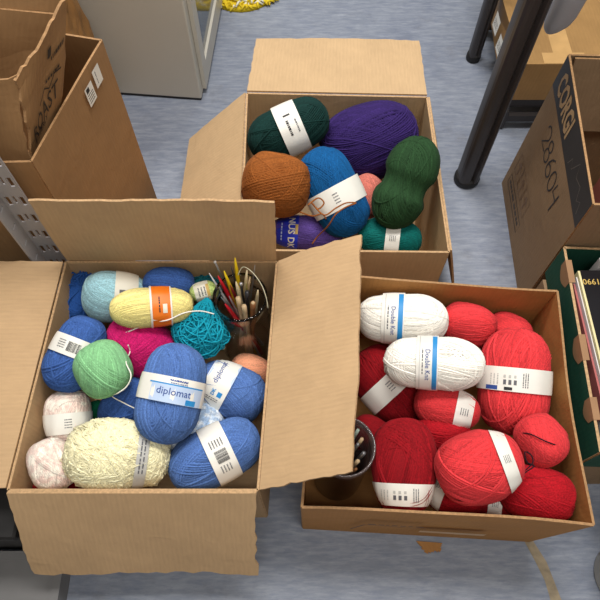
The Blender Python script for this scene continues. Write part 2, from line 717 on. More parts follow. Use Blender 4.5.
# ------------------------------------------------------------------ floor
def floor_mat():
    m, nt, b = base_mat('blue grey vinyl floor', 0.42)
    tc = nt.nodes.new('ShaderNodeTexCoord')

    def noise(scale, sx, sy, detail=4.0, rot=0.0, rough=0.6):
        mp = N(nt, 'ShaderNodeMapping')
        mp.inputs['Scale'].default_value = (sx, sy, 1)
        mp.inputs['Rotation'].default_value = (0, 0, math.radians(rot))
        nt.links.new(tc.outputs['Object'], mp.inputs['Vector'])
        n = N(nt, 'ShaderNodeTexNoise', Scale=scale, Detail=detail, Roughness=rough)
        nt.links.new(mp.outputs[0], n.inputs['Vector'])
        return n.outputs['Fac']
    base = ramp(nt, noise(4, 1, 1), [(0.3, lin(119, 126, 142)), (0.7, lin(139, 145, 157))])
    streak = ramp(nt, noise(40, 0.4, 2.2, 6, 6, 0.7), [(0.42, (0, 0, 0, 1)), (0.75, (0.7, 0.7, 0.7, 1))])
    col = mix(nt, base, lin(170, 175, 186), streak)
    dark = ramp(nt, noise(62, 0.4, 2.0, 6, 4, 0.7), [(0.50, (0, 0, 0, 1)), (0.78, (0.7, 0.7, 0.7, 1))])
    col = mix(nt, col, lin(96, 106, 132), dark)
    scuff = ramp(nt, noise(9, 0.5, 2.6, 8, -24, 0.75), [(0.58, (0, 0, 0, 1)), (0.72, (0.4, 0.4, 0.4, 1))])
    col = mix(nt, col, lin(186, 190, 198), scuff)
    grime = ramp(nt, noise(6, 1, 1, 8, 0, 0.75), [(0.55, (0, 0, 0, 1)), (0.72, (0.4, 0.4, 0.4, 1))])
    col = mix(nt, col, lin(104, 100, 100), grime)
    nt.links.new(col, b.inputs['Base Color'])
    bp = N(nt, 'ShaderNodeBump', Strength=0.12, Distance=0.002)
    nt.links.new(noise(60, 1, 1.6), bp.inputs['Height'])
    nt.links.new(bp.outputs[0], b.inputs['Normal'])
    b.inputs['Specular IOR Level'].default_value = 0.35
    return m


mb = MB()
mb.box((-3, -1.6, -0.05), (3, 4.2, 0))
fl = mb.build('floor', floor_mat())
fl['kind'] = 'structure'
WALLM = plain('painted wall', (176, 172, 164), 0.8, var=0.02, scale=4)
for nm, lo, hi in (('wall_back', (-3, 4.2, 0), (3, 4.3, 2.9)), ('wall_light_blocker', (-3, -1.1, 0), (3, -1.0, 2.9))):  # wall on the camera side is added, unseen, to darken the near floor
    mb = MB()
    mb.box(lo, hi)
    mb.build(nm, WALLM)['kind'] = 'structure'

# ------------------------------------------------------------------ cardboard boxes
CARD_A = card_mat('tan board', (194, 160, 120))
CARD_C = card_mat('light tan board', (197, 165, 125))
CARD_B = card_mat('orange brown board', (172, 122, 68))
CARD_D = card_mat('brown board', (158, 120, 80))
CARD_E = card_mat('dull brown board', (146, 119, 90))
EDGE = edge_mat('cut board edge', (200, 162, 118))
EDGE_D = edge_mat('worn board edge', (176, 134, 90))
T = 0.0042


def carton(label, rim, base, zr, zb, mats, name='cardboard_box', t=T, warp=0.0, seed=0, floor_z=None):
    """rim/base: four (x, y) corners BL, BR, FR, FL. body = four walls and a bottom; returns the root Empty"""
    cx = sum(p[0] for p in base) / 4
    cy = sum(p[1] for p in base) / 4
    root = thing(name, label, 'box', (cx, cy, zb))
    mb = MB()
    zz = zr if isinstance(zr, (list, tuple)) else [zr] * 4
    R = [Vector((p[0], p[1], z)) for p, z in zip(rim, zz)]
    B = [Vector((p[0], p[1], zb + 0.001)) for p in base]
    for i in range(4):
        j = (i + 1) % 4
        k = seed + i * 3
        w = (lambda a, b, k=k: warp * math.sin(math.pi * a) * b * (1 + 0.4 * math.sin(5 * a + k))) if warp else None
        mb.slab([B[i], B[j], R[j], R[i]], t, 10, 6, 0, 1, w, 0.0, k)
    mb.slab([B[0] + Vector((0, 0, t / 2)), B[3] + Vector((0, 0, t / 2)), B[2] + Vector((0, 0, t / 2)), B[1] + Vector((0, 0, t / 2))], t, 4, 4)
    mb.build('body', mats, root)
    return root, R


def flap(root, h0, h1, o1, o0, mats, name='flap', warp=0.004, jit=0.0, seed=0, t=T, label=None):
    mb = MB()
    w = lambda a, b: warp * math.sin(math.pi * b) * (0.6 + 0.4 * math.sin(4 * a + seed)) + warp * 0.8 * b * math.sin(5 * a + seed)
    mb.slab([h0, h1, o1, o0], t, 24, 14, 0, 1, w, jit, seed)
    o = mb.build(name, mats, root)
    if label:
        o['label'] = label
    return o


V3 = lambda *p: Vector(p)
# --- left box of mixed yarn
rimA = [(-0.455, 0.604), (-0.045, 0.604), (-0.068, 0.175), (-0.471, 0.175)]
boxA, RA = carton('open tan cardboard box of mixed blue, yellow, green and pink yarn', rimA, rimA, 0.30, 0.0, [CARD_A, EDGE])
e = 0.004
flap(boxA, V3(-0.452, 0.608, 0.302), V3(-0.046, 0.608, 0.302), V3(-0.042, 0.598, 0.50), V3(-0.447, 0.605, 0.50), [CARD_A, EDGE], warp=0.003, jit=0.0012, seed=1)
flap(boxA, V3(-0.041, 0.604, 0.302), V3(-0.064, 0.175, 0.302), V3(0.079, 0.184, 0.395), V3(0.111, 0.600, 0.398), [CARD_A, EDGE], warp=0.005, jit=0.002, seed=2)
flap(boxA, V3(-0.070, 0.171, 0.302), V3(-0.471, 0.171, 0.302), V3(-0.474, 0.066, 0.115), V3(-0.077, 0.060, 0.115), [CARD_A, EDGE], warp=0.006, jit=0.004, seed=3)
flap(boxA, V3(-0.474, 0.178, 0.302), V3(-0.459, 0.602, 0.302), V3(-0.64, 0.592, 0.315), V3(-0.66, 0.17, 0.30), [CARD_A, EDGE], warp=0.004, jit=0.001, seed=4)
# --- back box
rimC = [(-0.126, 1.097), (0.301, 1.084), (0.304, 0.652), (-0.121, 0.657)]
boxC, RC = carton('open light tan cardboard box of dark green, purple and teal yarn', rimC, rimC, 0.26, 0.0, [CARD_C, EDGE])
flap(boxC, V3(-0.126, 1.101, 0.262), V3(0.301, 1.088, 0.262), V3(0.305, 1.296, 0.245), V3(-0.113, 1.305, 0.245), [CARD_C, EDGE], warp=0.003, jit=0.0015, seed=5)
flap(boxC, V3(-0.125, 0.659, 0.262), V3(-0.130, 1.095, 0.262), V3(-0.286, 1.082, 0.12), V3(-0.290, 0.668, 0.12), [CARD_C, EDGE], warp=0.003, jit=0.001, seed=6)
flap(boxC, V3(0.305, 1.082, 0.262), V3(0.308, 0.655, 0.262), V3(0.358, 0.662, 0.075), V3(0.355, 1.07, 0.075), [CARD_C, EDGE], warp=0.003, jit=0.001, seed=7)
# --- box of red and white yarn
rimB = [(0.030, 0.592), (0.495, 0.548), (0.469, 0.124), (0.003, 0.151)]
basB = [(0.030, 0.585), (0.488, 0.545), (0.462, 0.128), (0.006, 0.153)]
boxB, RB = carton('low orange brown cardboard box of red and white yarn', rimB, basB, 0.285, 0.0, [CARD_B, EDGE_D], warp=0.006, seed=2)
mb = MB()
fB = plane_fn((0.006, 0.148, 0.0), (0.463, -0.026, 0), (0, 0, 1))
nB = Vector((-0.056, -0.998, 0))
p0 = Vector((0.150, 0.1405, 0.10))
fB = plane_fn(p0, (0.466, -0.027, 0), (-0.004, -0.006, 1))
decal(mb, [('p', [(-0.055, 0.0), (-0.035, 0.075)], 0.004, 0), ('p', [(-0.035, 0.075), (0.075, 0.06)], 0.003, 0),
           ('lines', -0.03, 0.070, 0.10, 0.022, 1, 0, 'u', 6), ('r', 0.07, 0.012, 0.19, 0.035, 1)], lambda u, v, h: fB(u, v, h + 0.0035 + 0.0))
mb.build('printed_mark', [plain('box print', (88, 60, 38)), plain('old tape', (196, 160, 118), 0.4)], boxB)
flap(boxB, at(416, 541, 0.004), at(442, 543, 0.004), at(440, 551, 0.004), at(426, 553, 0.003), [CARD_B, EDGE_D], 'torn_tab', warp=0.001, jit=0.003, seed=8, t=0.003)

# --- large box with handwriting, right
cbR = [(0.55, 1.01), (1.02, 0.99), (0.987, 0.612), (0.515, 0.635)]
cbB = [(0.55, 1.035), (1.02, 1.015), (0.989, 0.640), (0.536, 0.662)]
boxD, RD = carton('big dull brown box with handwritten digits and a black top band', cbR, cbB, 0.445, 0.0, [CARD_E, EDGE_D])
U = (RD[3] - RD[0])
n = Vector((-1, 0.06, 0.02)).normalized()
Bd = Vector((0.55, 1.035, 0)), Vector((0.536, 0.662, 0))


def faceD(u, v, h):                               # u from back to front (0..1), v from floor to rim (0..1)
    lo = Bd[0].lerp(Bd[1], u)
    hi = RD[0].lerp(RD[3], u)
    return lo.lerp(hi, v) + n * (h + T / 2)


LU, LV = 0.395, 0.445
fD = lambda u, v, h: faceD(u / LU, v / LV, h)
mb = MB()
BAND, TAN, PEN, FAINT = 0, 1, 2, 3
els = [('r', 0.0, 0.362, 0.395, 0.444, BAND, 0.0004)]
els += [('t', 'CORGI', 0.105, 0.402, 0.074, 0, TAN, {'bold': 0.035, 'sx': 0.66})]
els += [('p', [(0.24, 0.375), (0.25, 0.40), (0.265, 0.385), (0.285, 0.425), (0.30, 0.40), (0.33, 0.41), (0.345, 0.385), (0.36, 0.40), (0.37, 0.375)], 0.0018, FAINT)]
def pen(u0, v0, s, strokes):
    out = []
    for st_ in strokes:
        out.append(('p', [(u0 + x * s, v0 + y * s) for x, y in st_], 0.0042, PEN))
    return out
def arc(cx, cy, rx, ry, a0, a1, k=14):
    return [(cx + rx * math.cos(math.radians(a0 + (a1 - a0) * i / k)), cy + ry * math.sin(math.radians(a0 + (a1 - a0) * i / k))) for i in range(k + 1)]
dig = {'2': [arc(0.3, 0.7, 0.28, 0.28, 170, -30) + [(0.05, 0.02), (0.65, 0.06)]],
       '8': [arc(0.3, 0.75, 0.22, 0.22, 60, 270) + arc(0.3, 0.27, 0.27, 0.27, 90, -270)+ arc(0.3, 0.75, 0.22, 0.22, -90, 60)],
       '6': [[(0.5, 1.0), (0.25, 0.8), (0.08, 0.45)] + arc(0.32, 0.26, 0.26, 0.25, 170, 500)],
       '0': [arc(0.32, 0.5, 0.28, 0.46, 100, 470)],
       '4': [[(0.15, 1.0), (0.05, 0.5), (0.6, 0.55)], [(0.62, 0.95), (0.5, -0.15)]]}
for i, ch in enumerate('28604'):
    els += pen(0.085 + i * 0.040, 0.272 - i * 0.003, 0.058, dig[ch])
els += [('p', [(0.03, 0.045), (0.20, 0.045), (0.20, 0.08), (0.03, 0.08), (0.03, 0.045)], 0.003, FAINT + 1)]
els += [('lines', 0.04, 0.05, 0.15, 0.025, 1, FAINT + 1, 'u', 4)]
els += [('p', [(0.03 + k * 0.055, 0.10), (0.08 + k * 0.055, 0.10), (0.08 + k * 0.055, 0.16), (0.03 + k * 0.055, 0.16), (0.03 + k * 0.055, 0.10)], 0.0022, FAINT + 2) for k in range(3)]
els += [('p', [(0.055 + k * 0.055, 0.108), (0.055 + k * 0.055, 0.148)], 0.007, FAINT + 2) for k in range(3)]
els += [('p', [(0.042 + k * 0.055, 0.132), (0.055 + k * 0.055, 0.150), (0.068 + k * 0.055, 0.132)], 0.006, FAINT + 2) for k in range(3)]
PRINT = [plain('black band', (44, 40, 38), 0.5), plain('tan lettering', (176, 144, 104)), plain('marker ink', (46, 42, 44)),
         plain('grey outline', (120, 112, 104)), plain('faint black print', (74, 60, 48)), plain('faint brown print', (128, 98, 70))]
for nm, part, lab in (('printed_band', els[:3], 'black band with tan lettering'), ('handwriting', [q for q in els if q[0] == 'p' and q[3] == PEN], 'digits in black marker'),
                      ('printed_symbols', [q for q in els[3:] if q[-1] != PEN], 'faint printed arrows and symbols')):
    mb = MB()
    decal(mb, part, fD)
    mb.build(nm, PRINT, boxD)['label'] = lab
flap(boxD, RD[0] + V3(0.01, -0.01, 0), RD[1] + V3(0, -0.01, 0), RD[1] + V3(0.0, -0.03, -0.18), RD[0] + V3(0.03, -0.03, -0.18), [CARD_E, EDGE_D], warp=0.003, seed=10)

# --- tall brown box with two small labels, left
lx = Vector((0.238, 0.971, 0))
ln = Vector((-0.971, 0.238, 0))
BR, FR = Vector((-0.376, 0.961, 0)), Vector((-0.448, 0.667, 0))
FL = Vector((-0.72, 0.655, 0))
BL = BR + ln * 0.28
rr = [BL, BR, FR, FL]
boxE, RE = carton('tall open brown box with two small white stickers on its side', [(p.x, p.y) for p in rr], [(p.x, p.y) for p in rr], 0.52, 0.0, [CARD_D, EDGE_D], warp=0.0015, seed=5)
en = Vector((0.971, -0.238, 0)).normalized()
fE = plane_fn(FR + V3(0, 0, 0), BR - FR, (0, 0, 1))
mb = MB()
Lx = (BR - FR).length
st_els = []
for (u, v, w, hh, sd) in ((0.190, 0.458, 0.029, 0.041, 1), (0.230, 0.468, 0.027, 0.039, 2)):
    st_els.append(('r', u, v, u + w, v + hh, 0))
decal(mb, st_els, lambda u, v, h: fE(u, v, h + T / 2 + 0.004))
decal(mb, [('lines', 0.194, 0.462, 0.021, 0.022, 4, 1, 'u', 3), ('r', 0.194, 0.486, 0.205, 0.496, 1, 0.0008), ('lines', 0.236, 0.474, 0.006, 0.028, 1, 2, 'v', 3)],
      lambda u, v, h: fE(u, v, h + T / 2 + 0.004))
so = mb.build('sticker', [PAPER, INKB, INK], boxE)
so['label'] = 'two small white printed stickers'

# --- crumpled printed box standing inside it
Rr = [V3(-0.62, 0.865, 0.70), V3(-0.364, 0.848, 0.69), V3(-0.435, 0.728, 0.640), V3(-0.66, 0.738, 0.640)]
Rb = [V3(-0.68, 0.79, 0.42), V3(-0.461, 0.775, 0.42), V3(-0.480, 0.680, 0.42), V3(-0.70, 0.684, 0.42)]
boxF = thing('cardboard_box', 'torn brown box with black script lettering, standing inside the tall box', 'box', (-0.56, 0.74, 0.42))
mb = MB()
for i in range(4):
    j = (i + 1) % 4
    w = lambda a, b, i=i: 0.003 * math.sin(7 * a + i) * math.sin(6 * b + i)
    mb.slab([Rb[i], Rb[j], Rr[j], Rr[i]], T, 16, 12, 0, 1, w, 0.004, 20 + i)
mb.slab([Rb[0], Rb[3], Rb[2], Rb[1]], T, 2, 2)
mb.build('body', [CARD_D, EDGE_D], boxF)


def faceF(u, v, h):                               # u from front to back 0..1, v up
    lo = Rb[2].lerp(Rb[1], u)
    hi = Rr[2].lerp(Rr[1], u)
    nn = (Rb[1] - Rb[2]).cross(Rr[2] - Rb[2]).normalized()
    a, b = 1 - u, v
    w = 0.003 * math.sin(7 * a + 1) * math.sin(6 * b + 1)
    return lo.lerp(hi, v) + nn * (h + T / 2 + 0.0012 - w)


mb = MB()
fF = lambda u, v, h: faceF(u / 0.140, v / 0.25, h)
els = [('t', 'ROAST', 0.062, 0.128, 0.044, 12, 0, {'sx': 0.72, 'shear': 0.1, 'bold': 0.008}), ('t', 'UTTERLY', 0.046, 0.108, 0.014, 10, 0, {'bold': 0.014, 'shear': 0.2}),
       ('lines', 0.075, 0.166, 0.04, 0.012, 1, 0, 'u', 5), ('p', [(0.05, 0.15), (0.07, 0.165), (0.085, 0.155), (0.10, 0.17), (0.12, 0.165)], 0.003, 0),
       ('p', [(-0.004, 0.104), (0.004, 0.114), (0.012, 0.116)], 0.0016, 0), ('lines', 0.090, 0.192, 0.04, 0.016, 1, 0, 'u', 8), ('r', 0.080, 0.206, 0.090, 0.222, 0)]
decal(mb, els, fF, 0.01)
mb.build('printed_lettering', [plain('script ink', (42, 32, 26))], boxF)
flap(boxF, Rr[1] + V3(-0.02, -0.012, -0.02), Rr[0] + V3(0.02, -0.012, -0.02), Rr[0] + V3(0.03, -0.028, -0.12), Rr[1] + V3(-0.09, -0.026, -0.13), [CARD_D, EDGE_D], warp=0.004, jit=0.003, seed=12)

# --- wrinkled brown bag behind
def bag():
    rng = np.random.default_rng(5)
    mb = MB()
    n, mm = 40, 24
    cx, cy = -0.625, 1.235
    P = []
    for j in range(mm + 1):
        t = j / mm
        for i in range(n):
            a = 2 * math.pi * i / n
            sx, sy = 0.115, 0.085
            ca, sa = math.cos(a), math.sin(a)
            r = (abs(ca) ** 4 + abs(sa) ** 4) ** -0.25
            k = 1 - 0.25 * t ** 2 + 0.02 * math.sin(5 * a + 9 * t) + 0.03 * math.sin(9 * a - 14 * t) * t + rng.normal() * 0.008
            P.append((cx + sx * r * ca * k, cy + sy * r * sa * k + 0.02 * t, 0.001 + 0.46 * t + 0.012 * math.sin(6 * a) * t))
    F = [(j * n + i, j * n + (i + 1) % n, (j + 1) * n + (i + 1) % n, (j + 1) * n + i) for j in range(mm) for i in range(n)]
    F.append(tuple(reversed(range(n))))
    F.append(tuple(mm * n + i for i in range(n)))
    mb.add(P, F)
    o = mb.build('paper_bag', card_mat('wrapping paper', (150, 108, 62), 0.2, 0.02, 0.45))
    tag(o, 'crumpled brown wrapping paper parcel between the tall brown box and cabinet', 'parcel')


bag()

# ------------------------------------------------------------------ grey cabinet
cab = thing('metal_cabinet', 'pale grey metal cabinet standing on the floor at the back', 'cabinet', (-0.5, 1.6, 0))
CABM = plain('pale grey paint', (204, 198, 184), 0.45, var=0.02, scale=6)
DARK = plain('dark plinth', (44, 42, 42), 0.6)
mb = MB()
a0, a1, a2 = Vector((-0.72, 1.381, 0)), Vector((-0.289, 1.339, 0)), Vector((-0.262, 1.80, 0))
a3 = a0 + (a2 - a1)
up = Vector((0, 0, 0.75))
lift_ = Vector((0, 0, 0.008))
P = [p + lift_ for p in (a0, a1, a2, a3)] + [p + up for p in (a0, a1, a2, a3)]
mb.add(P, [(0, 3, 2, 1), (4, 5, 6, 7), (0, 1, 5, 4), (2, 3, 7, 6), (3, 0, 4, 7), (1, 2, 6, 5)])
bo = mb.build('body', CABM, cab)
bv = bo.modifiers.new('bevel', 'BEVEL')
bv.width, bv.segments = 0.004, 2
mb = MB()
q = [p + (Vector((-0.5, 1.6, 0)) - p) * 0.012 for p in (a0, a1, a2, a3)]
mb.add([p for p in q] + [p + Vector((0, 0, 0.009)) for p in q], [(0, 3, 2, 1), (4, 5, 6, 7), (0, 1, 5, 4), (1, 2, 6, 5), (2, 3, 7, 6), (3, 0, 4, 7)])
mb.build('plinth', DARK, cab)
# door front with a glazed opening on the right face
fC = plane_fn(a1, a2 - a1, (0, 0, 1))
mb = MB()
for (u0, v0, u1, v1) in ((0.03, 0.02, 0.075, 0.74), (0.39, 0.02, 0.44, 0.74), (0.075, 0.02, 0.39, 0.085), (0.075, 0.68, 0.39, 0.74)):
    pts = [fC(u, v, h) for h in (0.001, 0.012) for (u, v) in ((u0, v0), (u1, v0), (u1, v1), (u0, v1))]
    mb.add(pts, [(0, 3, 2, 1), (4, 5, 6, 7), (0, 1, 5, 4), (1, 2, 6, 5), (2, 3, 7, 6), (3, 0, 4, 7)])
mb.build('door_frame', CABM, cab)
mb = MB()
mb.add([fC(u, v, 0.004) for (u, v) in ((0.074, 0.084), (0.391, 0.084), (0.391, 0.681), (0.074, 0.681))], [(0, 1, 2, 3)])
gp = mb.build('glass_panel', plain('dark grey glass', (70, 80, 88), 0.12, var=0.02), cab)
gp['label'] = 'dark glossy glass pane'

# yellow and white shredded mop on the floor at the back
def mop():
    rng = random.Random(3)
    mb = MB()
    for k in range(560):
        a, r = rng.uniform(0, 6.283), math.sqrt(rng.random())
        c = Vector((-0.195 + 0.135 * r * math.cos(a), 1.845 + 0.105 * r * math.sin(a), 0.006 + 0.05 * (1 - r * r) * rng.random() + 0.004))
        d = rng.uniform(0, 6.283)
        l = rng.uniform(0.010, 0.020)
        mid = c + Vector((rng.uniform(-.005, .005), rng.uniform(-.005, .005), 0.005))
        mb.tube([c - Vector((math.cos(d) * l, math.sin(d) * l, 0.003)), mid, c + Vector((math.cos(d) * l, math.sin(d) * l, -0.003))], [0.0028, 0.0042, 0.003], 5, 0 if rng.random() < 0.66 else 1)
    mb.lathe([(0.0, 0.03), (0.06, 0.026), (0.10, 0.014), (0.115, 0.001), (0.0, 0.001)], 24, 0, (-0.195, 1.845, 0))
    o = mb.build('mop_head', [plain('mop yellow', (226, 196, 30), 0.8), plain('mop white', (226, 222, 200), 0.8)], None, True)
    tag(o, 'yellow and white shaggy mop head on floor beside the cabinet', 'mop')


mop()

# ------------------------------------------------------------------ perforated steel upright, floor panel, added black case
STEEL = plain('grey steel', (168, 164, 164), 0.5, 0.15, 0.05, 40)
HOLE = plain('hole shadow lining', (30, 27, 26), 0.9)
post = thing('shelving_upright', 'perforated grey steel angle post at the left of the mixed yarn box', 'shelving', (-0.502, 0.64, 0))


def perforated(mb, o, U, L, holes, t=0.003, mi=0):
    """steel strip standing at o, width along U; holes = list of (u, v, w, h)"""
    o, U = Vector(o), Vector(U)
    wd = U.length
    U = U.normalized()
    us = sorted({0, wd} | {h[0] - h[2] / 2 for h in holes} | {h[0] + h[2] / 2 for h in holes})
    vs = sorted({0, L} | {h[1] - h[3] / 2 for h in holes} | {h[1] + h[3] / 2 for h in holes})
    nn = Vector((-U.y, U.x, 0)) * t
    inside = lambda u, v: any(abs(u - h[0]) < h[2] / 2 and abs(v - h[1]) < h[3] / 2 for h in holes)
    for a in range(len(us) - 1):
        for b in range(len(vs) - 1):
            if inside((us[a] + us[a + 1]) / 2, (vs[b] + vs[b + 1]) / 2):
                continue
            c = [o + U * u + Vector((0, 0, v)) for u, v in ((us[a], vs[b]), (us[a + 1], vs[b]), (us[a + 1], vs[b + 1]), (us[a], vs[b + 1]))]
            mb.add(c + [p + nn for p in c], [(0, 1, 2, 3), (7, 6, 5, 4), (0, 4, 5, 1), (1, 5, 6, 2), (2, 6, 7, 3), (3, 7, 4, 0)], mi)


mb = MB()
hl = []
for k in range(19):
    z = 0.03 + k * 0.052
    hl += [(0.009, z, 0.008, 0.024), (0.0215, z + 0.004, 0.0045, 0.020), (0.034, z, 0.008, 0.024)]
perforated(mb, (-0.520, 0.640, 0), (0.043, 0, 0), 1.02, hl)
mb.build('front_flange', STEEL, post)
mb = MB()
perforated(mb, (-0.520, 0.606, 0), (0, 0.034, 0), 1.02, [(0.017, 0.03 + k * 0.052, 0.014, 0.005) for k in range(19)])
mb.build('side_flange', STEEL, post)

mb = MB()
mb.box((-0.95, -0.25, 0.0), (-0.452, 0.105, 0.046))
mb.box((-0.468, -0.25, 0.0461), (-0.452, 0.105, 0.05))
mb.box((-0.95, 0.09, 0.0461), (-0.4685, 0.105, 0.05))
bp_ = mb.build('floor_panel', plain('grey laminate', (122, 120, 119), 0.5, var=0.03))
tag(bp_, 'low flat grey panel with raised rim on floor at bottom left corner', 'panel')
mb = MB()
mb.box((-0.98, 0.112, 0.0), (-0.482, 0.55, 0.20))
mb.box((-0.985, 0.108, 0.2001), (-0.479, 0.555, 0.225))
bc = mb.build('dark_fill_case', plain('fill case black', (22, 19, 18), 0.55))  # made-up case, its black fills a dark area of unclear content
tag(bc, 'black case added to fill the dark area under the left flap of the mixed yarn box', 'case')
bv = bc.modifiers.new('bevel', 'BEVEL')
bv.width = 0.004

# ------------------------------------------------------------------ desk with black legs, stand and parcel below it
BLK = plain('black leg paint', (56, 51, 50), 0.4, 0.0, 0.05)
desk = thing('desk', 'desk frame with two thick black legs and a grey rounded bracket', 'desk', (0.45, 1.035, 0))


def rounded_leg(cx, cy, w, d, z0, z1, name, parent, groove=True):
    mb = MB()
    prof = []
    for i in range(28):
        a = 2 * math.pi * i / 28
        ca, sa = math.cos(a), math.sin(a)
        k = (abs(ca) ** 3.2 + abs(sa) ** 3.2) ** (-1 / 3.2)
        x, y = ca * k * w, sa * k * d
        if groove and sa < 0 and 0.12 < ca < 0.42:
            y += d * 0.30
        prof.append((cx + x, cy + y))
    n = len(prof)
    P = [(x, y, z0) for x, y in prof] + [(x, y, z1) for x, y in prof]
    mb.add(P, [(i, (i + 1) % n, n + (i + 1) % n, n + i) for i in range(n)] + [tuple(reversed(range(n))), tuple(range(n, 2 * n))])
    lg = mb.build(name, BLK, parent)
    mb = MB()
    mb.lathe([(0, 0.0), (w * 1.1, 0.0), (w * 1.22, 0.006), (w * 1.22, 0.018), (w * 1.1, 0.026), (0.0, 0.026)], 32, 0, (cx, cy, 0))
    f = make('rubber_foot', mb.v, mb.f, [plain('black rubber', (24, 22, 22), 0.6)], None, True)
    f.parent = lg
    loc = parent.location
    for v in f.data.vertices:
        v.co -= loc
    return lg


rounded_leg(0.452, 1.045, 0.028, 0.031, 0.02, 0.70, 'leg', desk)
rounded_leg(0.533, 1.515, 0.018, 0.020, 0.02, 0.70, 'leg', desk)
mb = MB()
mb.tube([(0.452, 1.045, 0.68), (0.533, 1.515, 0.68)], 0.016, 8)
mb.build('top_rail', BLK, desk)
mb = MB()
GREY = plain('grey plastic', (168, 168, 174), 0.4, var=0.02)
c0, c1 = Vector((0.530, 1.075, 0.455)), Vector((0.535, 1.06, 0.70))
P, F = [], []
n = 22
for j, t in enumerate((0.0, 0.02, 0.06, 0.12, 0.3, 1.0)):
    c = c0.lerp(c1, t)
    sc_ = (0.35, 0.62, 0.85, 0.97, 1.0, 1.25)[j]
    for i in range(n):
        a = 2 * math.pi * i / n
        P.append((c.x + 0.030 * sc_ * math.cos(a), c.y + 0.028 * sc_ * math.sin(a), c.z + (0.012 * math.cos(a) if t < 0.2 else 0)))
for j in range(5):
    for i in range(n):
        F.append((j * n + i, j * n + (i + 1) % n, (j + 1) * n + (i + 1) % n, (j + 1) * n + i))
F.append(tuple(reversed(range(n))))
F.append(tuple(5 * n + i for i in range(n)))
mb.add(P, F)
br = mb.build('bracket', GREY, desk, True)
br['label'] = 'grey rounded plastic bracket'

stand = thing('metal_stand', 'low black metal stand under the taped parcel box', 'stand', (0.8, 1.45, 0))
for y in (1.262, 1.64):
    mb = MB()
    mb.box((0.56, y - 0.012, 0.066), (1.08, y + 0.012, 0.098))
    mb.build('rail', BLK, stand)
for y in (1.262, 1.64):
    mb = MB()
    mb.box((0.56, y - 0.032, 0.03), (1.08, y - 0.016, 0.05))
    for x in (0.57, 1.06):
        mb.box((x - 0.01, y - 0.034, 0.0), (x + 0.01, y + 0.012, 0.066))
    mb.build('foot_frame', BLK, stand)

par = thing('parcel_box', 'closed brown parcel box with clear tape under the desk', 'box', (0.83, 1.45, 0.1))
mb = MB()
P = [(0.553, 1.242, 0.0985), (1.10, 1.242, 0.0985), (1.10, 1.72, 0.0985), (0.575, 1.72, 0.0985), (0.565, 1.244, 0.217), (1.10, 1.244, 0.217), (1.10, 1.72, 0.217), (0.552, 1.72, 0.217)]
uv_ = [(0, 0), (0.5, 0), (0.5, 0.5), (0, 0.5), (0, 0.12), (0.5, 0.12), (0.5, 0.62), (0, 0.62)]
mb.add(P, [(0, 3, 2, 1), (4, 5, 6, 7), (0, 1, 5, 4), (1, 2, 6, 5), (2, 3, 7, 6), (3, 0, 4, 7)], 0, uv_)
mb.build('body', card_mat('parcel board', (166, 128, 80), 0.14, 0.02, 0.5), par)
mb = MB()
decal(mb, [('r', 0.0, 0.0, 0.05, 0.47, 0), ('r', -0.03, 0.0, 0.08, 0.04, 0, 0.0011)], lambda u, v, h: Vector((0.655 + u - 0.12 * 0, 1.245 + v, 0.217 + h)))
mb.build('tape', plain('clear brown tape', (206, 164, 108), 0.25), par)
fP = plane_fn((0.553, 1.72, 0.0985), (0.0, -1, 0), (0.06, 0, 1))
for u, v in ((0.245, 0.055), (0.325, 0.045)):
    mb = MB()
    decal(mb, [('r', u, v, u + 0.05, v + 0.045, 0), ('lines', u + 0.006, v + 0.01, 0.038, 0.02, 3, 1, 'u', 2)], lambda a, b, h: fP(a, b, h + 0.012))
    mb.build('address_label', [PAPER, INK], par)['label'] = 'small white sticker'

# ------------------------------------------------------------------ right edge: carton with green tray of record sleeves, cream tub
sup = thing('cardboard_box', 'plain brown carton under the green tray at the right edge', 'box', (0.76, 0.40, 0))
mb = MB()
mb.box((0.508, 0.24, 0.0), (1.0, 0.618, 0.205))
mb.build('body', [CARD_E], sup)
mb = MB()
mb.box((0.72, 0.27, 0.2051), (0.77, 0.612, 0.2056))
mb.build('tape', [plain('brown tape', (170, 128, 82), 0.3)], sup)
GREEN = card_mat('dark green board', (24, 72, 56), 0.10, 0.03)
TORN = plain('torn brown paper', (156, 118, 84), 0.8)
tray = thing('green_tray', 'dark green cardboard tray with torn brown patches holding record sleeves', 'tray', (0.7, 0.45, 0.2065))
t0, t1, t2, t3 = V3(0.518, 0.634, 0), V3(0.98, 0.612, 0), V3(0.96, 0.222, 0), V3(0.497, 0.235, 0)
mb = MB()
tz0, tz1 = V3(0, 0, 0.2065), V3(0, 0, 0.305)
tr = [t0, t1, t2, t3]
for i in range(4):
    j = (i + 1) % 4
    mb.slab([tr[i] + tz0, tr[j] + tz0, tr[j] + tz1, tr[i] + tz1], 0.005, 6, 3, 0, 1)
zb = V3(0, 0, 0.209)
mb.slab([t0 + zb, t3 + zb, t2 + zb, t1 + zb], 0.005, 2, 2)
mb.build('body', [GREEN, EDGE], tray)
fT = plane_fn(t0 + V3(0, 0, 0.3085), t3 - t0, (1, 0.03, 0))
